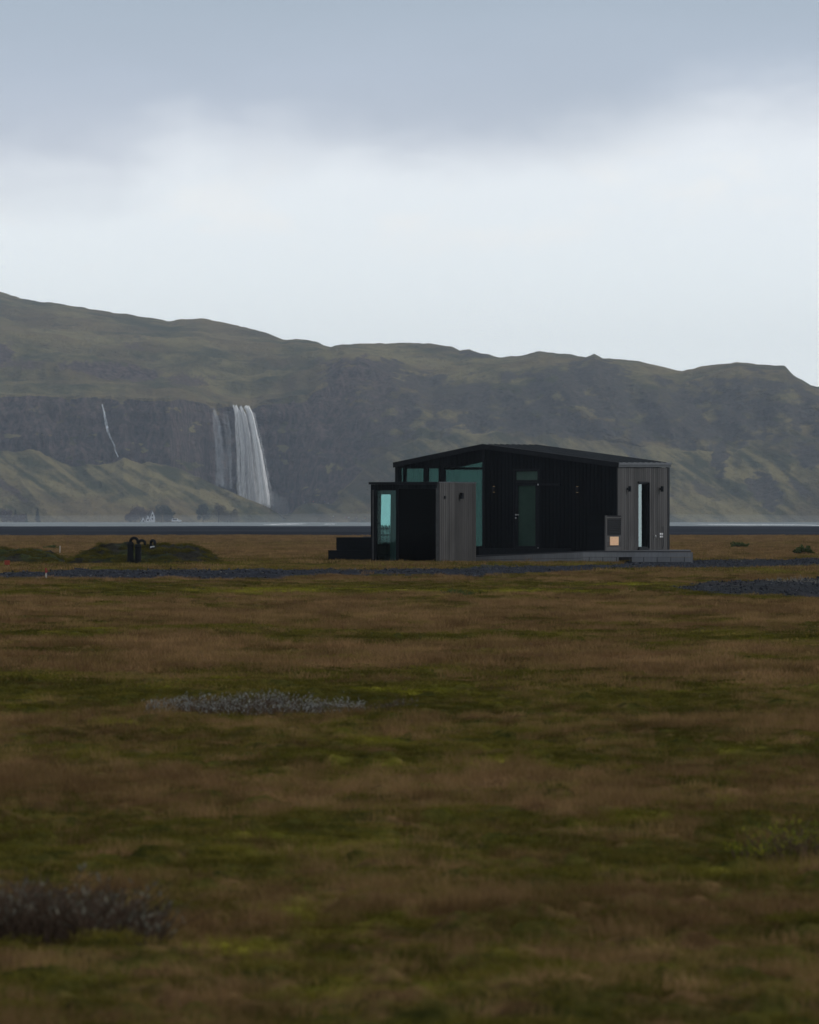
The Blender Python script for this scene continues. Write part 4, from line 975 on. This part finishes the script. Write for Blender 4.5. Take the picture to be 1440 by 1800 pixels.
# ------------------------------------------------------------------ trees
def tree(px, pyb, pyt, wpx, Y, lm, label, kind='round', seed=0, group="trees at the foot of the hills", n=2600, ls=.30):
    rg = np.random.default_rng(seed + 500); s = Y / FPX; c0 = wpt(px, pyb, Y); h = (pyb - pyt) * s; w = wpx * s / 2
    e = empty("tree" if kind != 'conifer' else "conifer", (c0.x, Y, max(0.0, c0.z) - .2), 0, label=label, cat="tree", group=group)
    mb = MB(); r0 = max(.12, h * .022)
    mb.tube([(0, 0, 0), (.05 * h * .3, 0, h * .3), (0, 0, h * .75)], [r0, r0 * .7, r0 * .2], 8)
    for k in range(7):
        a = rg.uniform(0, 6.28); z = h * rg.uniform(.18, .55); mb.tube([(0, 0, z), (w * .6 * math.cos(a), w * .5 * math.sin(a), z + h * rg.uniform(.15, .3))], [r0 * .5, r0 * .12], 6)
    mb.build("trunk", M_bark, e, True)
    if kind == 'conifer':
        q = rg.uniform(0, 1, n) ** .8; rad = w * (1 - q) * np.sqrt(rg.uniform(0.05, 1, n)) * (0.8 + .3 * np.sin(q * 40)); a = rg.uniform(0, 6.28, n)
        C = np.stack([rad * np.cos(a), rad * np.sin(a), h * (.06 + .94 * q)], -1)
    else:
        nb = 16; bc = np.stack([rg.uniform(-.72, .72, nb) * w, rg.uniform(-.6, .6, nb) * w, h * rg.uniform(.18, .80, nb)], -1)
        lim = 1 - np.abs(bc[:, 0] / w) ** 2; bc[:, 2] = np.minimum(bc[:, 2], h * (.35 + .5 * lim)); br_ = w * rg.uniform(.22, .42, nb) 
        pk = rg.integers(0, nb, n); d = rg.normal(size=(n, 3)); d /= np.linalg.norm(d, axis=1)[:, None]
        C = bc[pk] + d * (br_[pk] * rg.uniform(.5, 1.08, n))[:, None]; C[:, 2] = np.clip(C[:, 2], h * .02, h)
    U = rg.normal(size=(n, 3)); U /= np.linalg.norm(U, axis=1)[:, None]; V = np.cross(U, rg.normal(size=(n, 3))); V /= np.linalg.norm(V, axis=1)[:, None]
    sz = (ls * rg.uniform(.6, 1.5, n))[:, None]
    P = np.stack([C - U * sz, C + V * sz * .6, C + U * sz, C - V * sz * .6], 1)
    me = bpy.data.meshes.new("crown"); me.from_pydata([tuple(p) for p in P.reshape(-1, 3).tolist()], [], [(4 * i, 4 * i + 1, 4 * i + 2, 4 * i + 3) for i in range(n)])
    link_mesh("crown", me, lm, e); return e
tree(250, 918, 887, 50, 2440, M_rleaf, "dark hazy broad tree directly behind the white farmhouse", seed=1)
tree(232, 918, 902, 26, 2436, M_rleaf, "low dark tree just left of the farmhouse gables", seed=9, n=1400)
tree(284, 917, 884, 34, 2450, M_dleaf, "tall dark green tree just right of the farmhouse", seed=2)
tree(298, 917, 892, 20, 2452, M_dleaf, "lower dark tree at the right end of the farm clump", seed=3, n=1500)
tree(357, 918, 882, 30, 2440, M_dleaf, "dark green tree left in the clump below the waterfall", seed=4)
tree(384, 918, 880, 28, 2445, M_oleaf, "taller olive brown tree in the clump below the waterfall", seed=5)
tree(405, 918, 890, 34, 2448, M_oleaf, "broad pale brown tree at the clump's right side below the waterfall", seed=6)
tree(8, 920, 895, 34, 2400, M_rleaf, "reddish brown thicket tree at the left edge", seed=7)
tree(34, 920, 903, 30, 2402, M_rleaf, "low reddish brown bush tree next to the left edge thicket", seed=8, n=1500)
tree(66, 920, 894, 13, 2404, M_dleaf, "small dark conifer with a pointed top near the left edge", 'conifer', seed=10, n=1500)
tree(27, 920, 897, 9, 2406, M_dleaf, "slimmer conifer among the reddish bushes at the left", 'conifer', seed=11, n=1200)
tree(46, 920, 904, 9, 2407, M_dleaf, "shortest conifer between the bushes and the pointed conifer", 'conifer', seed=12, n=900)
tree(-30, 920, 896, 40, 2402, M_rleaf, "reddish thicket tree cut by the left frame edge", seed=13)

# ------------------------------------------------------------------ visitors below the falls
def cloth(c): return surf_mat("jacket_cloth", c, [q * .8 for q in c], 5, .8, .2, .1)
M_skin = surf_mat("skin", (0.45, 0.30, 0.22), (0.40, 0.26, 0.19), 5, .6, .3, .05)
M_pant = surf_mat("dark_trousers", (0.02, 0.022, 0.03), (0.03, 0.03, 0.04), 5, .8, .2, .1)
def person(px, py, jacket, label, seed, stride=.12):
    h_ = hill_hit(px, py)
    e = empty("person", (h_.x, h_.y - .1, h_.z - .02), R(seed * 47), label=label, cat="person", group="visitors below the waterfall")
    V = [(0, 0, .95), (0, 0, 1.2), (0, 0, 1.45), (0, 0, 1.55), (0, 0.01, 1.70),
         (.10, 0, .90), (.11, stride, .50), (.12, stride * .8, .05), (.12, stride * .8 - .14, .03),
         (-.10, 0, .90), (-.11, -stride * .5, .50), (-.12, -stride, .05), (-.12, -stride - .14, .03),
         (.19, 0, 1.42), (.25, .04, 1.13), (.26, -.08, .90), (-.19, 0, 1.42), (-.25, -.02, 1.13), (-.26, -.12, .92)]
    E = [(0, 1), (1, 2), (2, 3), (3, 4), (0, 5), (5, 6), (6, 7), (7, 8), (0, 9), (9, 10), (10, 11), (11, 12), (2, 13), (13, 14), (14, 15), (2, 16), (16, 17), (17, 18)]
    rr = [.15, .15, .17, .06, .10, .10, .07, .05, .04, .10, .07, .05, .04, .07, .05, .035, .07, .05, .035]
    me = bpy.data.meshes.new("body"); me.from_pydata(V, E, [])
    o = link_mesh("body", me, M_skin, e)
    sk = o.modifiers.new("skin", 'SKIN')
    for i, r_ in enumerate(rr): me.skin_vertices[0].data[i].radius = (r_, r_)
    me.skin_vertices[0].data[0].use_root = True
    o.modifiers.new("sub", 'SUBSURF').levels = 1
    mb = MB(); mb.tube([(0, 0, .85), (0, 0, 1.0), (0, 0, 1.3), (0, 0, 1.46), (0, 0, 1.52)], [.19, .19, .2, .19, .09], 12)
    mb.tube([(.17, 0, 1.44), (.25, .04, 1.13), (.26, -.07, .93)], [.09, .07, .055], 8); mb.tube([(-.17, 0, 1.44), (-.25, -.02, 1.13), (-.26, -.11, .95)], [.09, .07, .055], 8)
    mb.build("jacket", cloth(jacket), e, True)
    mb = MB(); mb.tube([(.10, 0, .92), (.11, stride, .50), (.12, stride * .8, .08)], [.13, .09, .075], 8); mb.tube([(-.10, 0, .92), (-.11, -stride * .5, .50), (-.12, -stride, .08)], [.13, .09, .075], 8)
    mb.build("trousers", M_pant, e, True)
    mb = MB(); mb.tube([(0, .02, 1.66), (0, .02, 1.76), (0, .02, 1.82)], [.115, .11, .04], 10); mb.build("hair", M_bark, e, True)
PEOPLE = [(491, 889, (.75, .78, .8), "visitor in a pale jacket nearest the foot of the waterfall"),
          (535, 886, (.35, .42, .48), "visitor in a grey blue jacket alone on the path left of the red jacket"),
          (551, 885, (.65, .06, .07), "visitor in a bright red jacket on the path right of the falls"),
          (562, 885, (.12, .20, .14), "visitor in a dark green jacket right of the red jacket"),
          (571, 885, (.10, .16, .3), "visitor in a dark blue jacket on the upper path"),
          (577, 888, (.6, .6, .58), "visitor in a light grey jacket at the upper path's right end"),
          (586, 911, (.85, .85, .85), "visitor in a white jacket on the lower slope"),
          (609, 913, (.5, .08, .12), "visitor in a dark red jacket left in the lower group"),
          (613.5, 913, (.6, .62, .66), "visitor in a pale grey jacket behind the dark red one"),
          (627, 914, (.5, .4, .38), "visitor in a dusty pink jacket in the middle of the lower group"),
          (642, 914.5, (.75, .32, .12), "visitor in an orange jacket at the right of the lower group")]
for i, (a, b_, c_, lb) in enumerate(PEOPLE): person(a, b_, c_, lb, i)

# ------------------------------------------------------------------ shrubs of the plain
def shrub(name, px0, px1, pyb, hpx, lm, label, n_st, n_lf, ls, seed, dep=.35, twig=M_twig, cat="shrub", env_pow=.5, stemw=.0016, base=None):
    rg = np.random.default_rng(seed); Y = GF / (pyb - HZ) if base is None else base; x0, x1 = (px0 - 720) / FPX * Y, (px1 - 720) / FPX * Y; h = hpx / FPX * Y; xc = (x0 + x1) / 2
    e = empty(name, (xc, Y, gz(xc, Y)), 0, label=label, cat=cat)
    mb = MB(); tips = []
    for k in range(n_st):
        u = rg.uniform(0, 1); x = x0 + (x1 - x0) * u - xc; d = rg.uniform(-dep, dep)
        env = max(.15, math.sin(math.pi * (u * .94 + .03)) ** env_pow) * (0.65 + .5 * float(fbm(np.array([u * 7.0 + seed]), np.array([d * 2.0]), 3, seed)[()] if False else .65 + .5 * float(fbm(np.array([u * 7.0]), np.array([d * 2.0]), 3, seed % 7)[0])) / 1.0)
        hh = h * env * rg.uniform(.45, 1.05); lx, ly = rg.normal(0, .55, 2) * hh
        zz = gz(x + xc, Y + d) - e.location.z - .01
        b0 = Vector((x, d, zz)); m1 = b0 + Vector((lx * .5, ly * .5, hh * .55)); t1 = b0 + Vector((lx, ly, hh))
        mb.tube([b0, m1, t1], [stemw * 1.5, stemw, stemw * .5], 4, False); tips.append((b0, m1, t1))
    mb.build("stems", twig, e)
    P = []; 
    for k in range(n_lf):
        b0, m1, t1 = tips[rg.integers(0, len(tips))]; q = rg.uniform(.35, 1.0) ** .6
        c = (m1.lerp(t1, (q - .5) * 2) if q > .5 else b0.lerp(m1, q * 2)); a = rg.uniform(0, 6.28); el = rg.uniform(.3, 1.4)
        u = Vector((math.cos(a) * math.cos(el), math.sin(a) * math.cos(el), math.sin(el))); s_ = ls * rg.uniform(.6, 1.3)
        v = u.cross(Vector((rg.normal(), rg.normal(), rg.normal()))).normalized() * s_ * .22
        P += [c, c + u * s_ * .5 + v, c + u * s_, c + u * s_ * .5 - v]
    me = bpy.data.meshes.new("leaves"); me.from_pydata([tuple(p) for p in P], [], [(4 * i, 4 * i + 1, 4 * i + 2, 4 * i + 3) for i in range(len(P) // 4)])
    link_mesh("leaves", me, lm, e); return e
shrub("willow_shrub", 258, 640, 1257, 33, M_silver, "low silvery willow patch in the middle of the moor", 1500, 6500, .012, 31, .45, env_pow=.35)
shrub("willow_shrub", 640, 735, 1258, 17, M_silver2, "sparse thin silver willow sprigs right of the silvery patch", 340, 420, .014, 32, .3)
shrub("willow_shrub", -120, 283, 1662, 112, M_silver2, "dark brown stemmed willow in the blurred bottom left corner", 1700, 1500, .022, 33, .30, env_pow=.3)
shrub("willow_shrub", 1285, 1560, 1528, 62, M_yleaf, "yellow green leafy sprigs at the right edge of the foreground", 220, 800, .018, 34, .3)
shrub("bush", 1286, 1312, 966, 10, M_gleaf, "small round green bush in the brown grass right of the cabin", 60, 1500, .10, 35, .35, base=205, stemw=.006)
shrub("bush", 1398, 1428, 977, 15, M_gleaf, "taller green bush near the right edge of the brown field", 60, 1600, .09, 36, .35, base=168, stemw=.006)
shrub("bush", 78, 104, 962, 7, M_gleaf, "green tuft of bushes in the field above the gap between mounds", 50, 1200, .09, 37, .35, base=200, stemw=.006)
shrub("straw_clump", 1350, 1445, 1026, 9, M_pale, "pale straw coloured dry plants on the gravel at the right edge", 160, 700, .02, 38, .8, twig=M_pale, stemw=.003, env_pow=.3)
shrub("bush", 775, 830, 1051, 14, M_gleaf, "dark green weedy bush on the moss in front of the cabin", 90, 420, .035, 39, .35, stemw=.003)

# ------------------------------------------------------------------ ground cover: grass tufts, moss, stones as stuff
protos = bpy.data.collections.new("ground_cover_parts")
def tuft(idx, n, rad, h, w, curve=.35, seg=3):
    rg = random.Random(idx * 13 + 5); vs = []; fs = []
    for k in range(n):
        a = rg.uniform(0, 6.28); r_ = rad * math.sqrt(rg.random()); x, y = r_ * math.cos(a), r_ * math.sin(a)
        b_ = rg.uniform(0, 6.28); hh = h * rg.uniform(.45, 1.1); ln = hh * rg.uniform(.05, curve); yw = rg.uniform(0, 3.14); ww = w * rg.uniform(.7, 1.3)
        dx, dy = math.cos(yw) * ww, math.sin(yw) * ww; k0 = len(vs)
        for i in range(seg + 1):
            q = i / seg; cx_, cy_ = x + math.cos(b_) * ln * q * q, y + math.sin(b_) * ln * q * q; tw = (1 - .75 * q)
            vs += [(cx_ - dx * tw, cy_ - dy * tw, hh * q - .01), (cx_ + dx * tw, cy_ + dy * tw, hh * q - .01)]
        for i in range(seg): fs.append((k0 + 2 * i, k0 + 2 * i + 1, k0 + 2 * i + 3, k0 + 2 * i + 2))
    me = bpy.data.meshes.new("tuft"); me.from_pydata(vs, [], fs); me.materials.append(M_blade)
    o = bpy.data.objects.new("tuft_%02d" % idx, me); protos.objects.link(o)
# 0-2 near tall, 3-5 near short, 6-7 mid tall, 8-9 mid short, 10-11 far
for i in range(3): tuft(i, 46, .085, .13, .0011)
for i in range(3, 6): tuft(i, 80, .085, .045, .0016, .9, 2)
for i in range(6, 8): tuft(i, 60, .17, .14, .0028, .4, 2)
for i in range(8, 10): tuft(i, 90, .17, .055, .0042, .9, 2)
for i in range(10, 12): tuft(i, 60, .40, .13, .008, .5, 2)
def inst_modifier(o, coll, name):
    ng = bpy.data.node_groups.new(name, 'GeometryNodeTree')
    ng.interface.new_socket("Geometry", in_out='INPUT', socket_type='NodeSocketGeometry'); ng.interface.new_socket("Geometry", in_out='OUTPUT', socket_type='NodeSocketGeometry')
    N = ng.nodes; Lk = ng.links
    gi = N.new('NodeGroupInput'); go = N.new('NodeGroupOutput'); ip = N.new('GeometryNodeInstanceOnPoints'); ci = N.new('GeometryNodeCollectionInfo')
    ci.inputs['Collection'].default_value = coll; ci.inputs['Separate Children'].default_value = True; ci.inputs['Reset Children'].default_value = True
    def na(nm, ty):
        n = N.new('GeometryNodeInputNamedAttribute'); n.data_type = ty; n.inputs['Name'].default_value = nm; return n.outputs['Attribute']
    Lk.new(gi.outputs[0], ip.inputs['Points']); Lk.new(ci.outputs[0], ip.inputs['Instance']); ip.inputs['Pick Instance'].default_value = True
    Lk.new(na('idx', 'INT'), ip.inputs['Instance Index']); Lk.new(na('rot', 'FLOAT_VECTOR'), ip.inputs['Rotation']); Lk.new(na('scl', 'FLOAT_VECTOR'), ip.inputs['Scale'])
    Lk.new(ip.outputs[0], go.inputs[0])
    md = o.modifiers.new("scatter", 'NODES'); md.node_group = ng
def points_obj(name, P, idx, rot, scl, extra, coll, label, cat):
    n = len(P); me = bpy.data.meshes.new(name); me.vertices.add(n); me.vertices.foreach_set('co', P.reshape(-1).astype(np.float32))
    a = me.attributes.new('idx', 'INT', 'POINT'); a.data.foreach_set('value', idx.astype(np.int32))
    a = me.attributes.new('rot', 'FLOAT_VECTOR', 'POINT'); a.data.foreach_set('vector', rot.reshape(-1).astype(np.float32))
    a = me.attributes.new('scl', 'FLOAT_VECTOR', 'POINT'); a.data.foreach_set('vector', scl.reshape(-1).astype(np.float32))
    for k, v in extra.items():
        a = me.attributes.new(k, 'FLOAT', 'POINT'); a.data.foreach_set('value', v.astype(np.float32))
    o = bpy.data.objects.new(name, me); SC.collection.objects.link(o); inst_modifier(o, coll, name + "_scatter")
    tag(o, label, cat, kind='stuff'); return o
def local(X, Y, ox, oy, th=TH):
    dx, dy = X - ox, Y - oy; c, s_ = math.cos(th), math.sin(th)
    return dx * c - dy * s_, dx * s_ + dy * c
rg = np.random.default_rng(99)
allP, allI, allS, allB, allM = [], [], [], [], []
def scatter(y0, y1, dens, tall, short, hs):
    area_w = lambda y: .105 * y + .8
    n = int(dens * (area_w(y0) + area_w(y1)) * (y1 - y0))
    Yv = y0 + (y1 - y0) * rg.uniform(0, 1, n * 2); keep = rg.uniform(0, 1, n * 2) < area_w(Yv) / area_w(y1); Yv = Yv[keep]
    Xv = rg.uniform(-1, 1, len(Yv)) * area_w(Yv)
    b_, m_, g_, s_, z_ = fields(Xv, Yv)
    ok = (g_ < rg.uniform(.10, .55, len(Yv))) & (s_ < .5)
    lx, ly = local(Xv, Yv, CX, CY); ok &= ~((lx > WX0 - .1) & (lx < .1) & (ly > -.1) & (ly < L + .1))
    lx, ly = local(Xv, Yv, AX, AY); ok &= ~((lx > -AW - .05) & (lx < .05) & (ly > -.05) & (ly < AL + .1))
    ok &= ~((Yv > 139.0) & (Yv < 146) & (Xv > .4 + (143 - Yv) * .0) & (Xv < 8.8))
    Xv, Yv, b_, m_, z_ = Xv[ok], Yv[ok], b_[ok], m_[ok], z_[ok]
    n = len(Xv); jb = np.clip(b_ + rg.normal(0, .14, n), 0, 1); istall = jb > .5
    idx = np.where(istall, rg.choice(tall, n), rg.choice(short, n))
    sh = np.where(istall, .55 + .6 * jb, .7 + .5 * rg.uniform(0, 1, n)) * hs * rg.uniform(.7, 1.25, n) * np.where(m_ > .5, .75, 1)
    sx = rg.uniform(.85, 1.25, n)
    allP.append(np.stack([Xv, Yv, z_], -1)); allI.append(idx); allS.append(np.stack([sx, sx, sh], -1)); allB.append(jb); allM.append(np.clip(m_ + rg.normal(0, .08, n), 0, 1))
scatter(9, 34, 160, [0, 1, 2], [3, 4, 5], .38)
scatter(34, 70, 40, [6, 7], [8, 9], .42)
scatter(70, 108, 24, [6, 7], [8, 9], .42)
scatter(108, 200, 8, [10, 11], [10, 11], .50)
scatter(200, 385, 3.0, [10, 11], [10, 11], .65)
P = np.concatenate(allP); idx = np.concatenate(allI); S = np.concatenate(allS); B = np.concatenate(allB); Mo = np.concatenate(allM)
TN = np.clip(0.42 + 1.6 * fbm(P[:, 0] / .22, P[:, 1] / .22, 3, 301, .7) + 0.9 * fbm(P[:, 0] / 1.6, P[:, 1] / 2.2, 3, 305), 0, 1)
S[:, 2] *= np.clip(1 + 1.1 * fbm(P[:, 0] / .45, P[:, 1] / .7, 3, 311, .6), .35, 1.8)
far_short = (idx >= 10) & (B < .5); S[far_short, 2] *= .5
rot = np.stack([rg.normal(0, .06, len(P)), rg.normal(0, .06, len(P)), rg.uniform(0, 6.28, len(P))], -1)
print("tufts", len(P))
points_obj("grass", P, idx, rot, S, dict(brown=B, moss=Mo, tone=TN), protos, "brown dry grass and green moss covering the moor", "grass")
# turf on the mounds
pm = []
for ob in [o for o in SC.objects if o.name.startswith("earth_mound")]:
    co = np.empty(len(ob.data.vertices) * 3, np.float32); ob.data.vertices.foreach_get('co', co); co = co.reshape(-1, 3)
    pm.append(co[(co[:, 2] > .02) & (rg.uniform(0, 1, len(co)) < .30)])
pm = np.concatenate(pm); n = len(pm); nb = fbm(pm[:, 0] / .8, pm[:, 1] / .8 + pm[:, 2] * 2, 3, 7); pm = pm[nb > .02]; n = len(pm)
points_obj("turf", pm, rg.choice([8, 9], n), np.stack([rg.normal(0, .2, n), rg.normal(0, .2, n), rg.uniform(0, 6.28, n)], -1),
           np.stack([np.full(n, .8), np.full(n, .8), rg.uniform(.5, 1.3, n)], -1), dict(brown=np.clip(rg.normal(-.05, .12, n), 0, 1), moss=np.clip(rg.normal(-.12, .12, n), 0, 1), tone=np.clip(rg.normal(.22, .3, n), 0, 1)), protos, "rough green turf on the earth mounds", "turf")
# stones
rocks = bpy.data.collections.new("stone_parts")
for k in range(4):
    bm = bmesh.new(); bmesh.ops.create_icosphere(bm, subdivisions=1, radius=1.0); r2 = random.Random(k)
    for v in bm.verts: v.co *= r2.uniform(.7, 1.15); v.co.z *= .6
    me = bpy.data.meshes.new("stone"); bm.to_mesh(me); bm.free(); me.materials.append(M_stone)
    rocks.objects.link(bpy.data.objects.new("stone_%02d" % k, me))
n = 120000; Yv = rg.uniform(70, 160, n); Xv = rg.uniform(-1, 1, n) * (.12 * Yv + 2)
b_, m_, g_, s_, z_ = fields(Xv, Yv); ok = g_ > rg.uniform(.2, .8, n); Xv, Yv, z_ = Xv[ok], Yv[ok], z_[ok]; n = len(Xv)
sc_ = .010 + .035 * rg.uniform(0, 1, n) ** 5
points_obj("gravel", np.stack([Xv, Yv, z_], -1), rg.integers(0, 4, n), rg.uniform(0, 6.28, (n, 3)), np.stack([sc_, sc_, sc_], -1), {}, rocks, "dark grey gravel stones on the track", "gravel")

# ------------------------------------------------------------------ haze
m, t = mat("haze_air")
pv = t.node('ShaderNodeVolumePrincipled'); pv.inputs['Color'].default_value = (0.66, 0.76, 0.90, 1); pv.inputs['Density'].default_value = 0.000105; pv.inputs['Anisotropy'].default_value = 0.2
o = t.node('ShaderNodeOutputMaterial'); t.l.new(pv.outputs[0], o.inputs['Volume'])
mb = MB(); mb.box(-2700, 2700, -2800, 5400, -100.0, 215); hz_o = mb.build("haze", m); tag(hz_o, "thin blue air haze over the plain and hills", "haze", kind='stuff')

def mist(name, c, rad, dens, label):
    m, t = mat(name + "_air"); pv = t.node('ShaderNodeVolumePrincipled'); pv.inputs['Color'].default_value = (0.86, 0.90, 0.94, 1); pv.inputs['Density'].default_value = dens
    o_ = t.node('ShaderNodeOutputMaterial'); t.l.new(pv.outputs[0], o_.inputs['Volume'])
    bm = bmesh.new(); bmesh.ops.create_icosphere(bm, subdivisions=4, radius=1.0); me = bpy.data.meshes.new(name)
    for v in bm.verts: v.co = Vector((v.co.x * rad[0], v.co.y * rad[1], v.co.z * rad[2] * (1 + .25 * math.sin(v.co.x * 9) * math.sin(v.co.x * 23 + 1))))
    bm.to_mesh(me); bm.free(); o = link_mesh(name, me, m); o.location = c; tag(o, label, name, kind='stuff')
mist("mist", (0, 2330, 0), (430, 90, 4.4), 0.0009, "low pale mist lying along the river below the hills")
mist("spray", wpt(466, 893, 2716), (15, 10, 10), 0.018, "spray cloud at the foot of the tall waterfall")
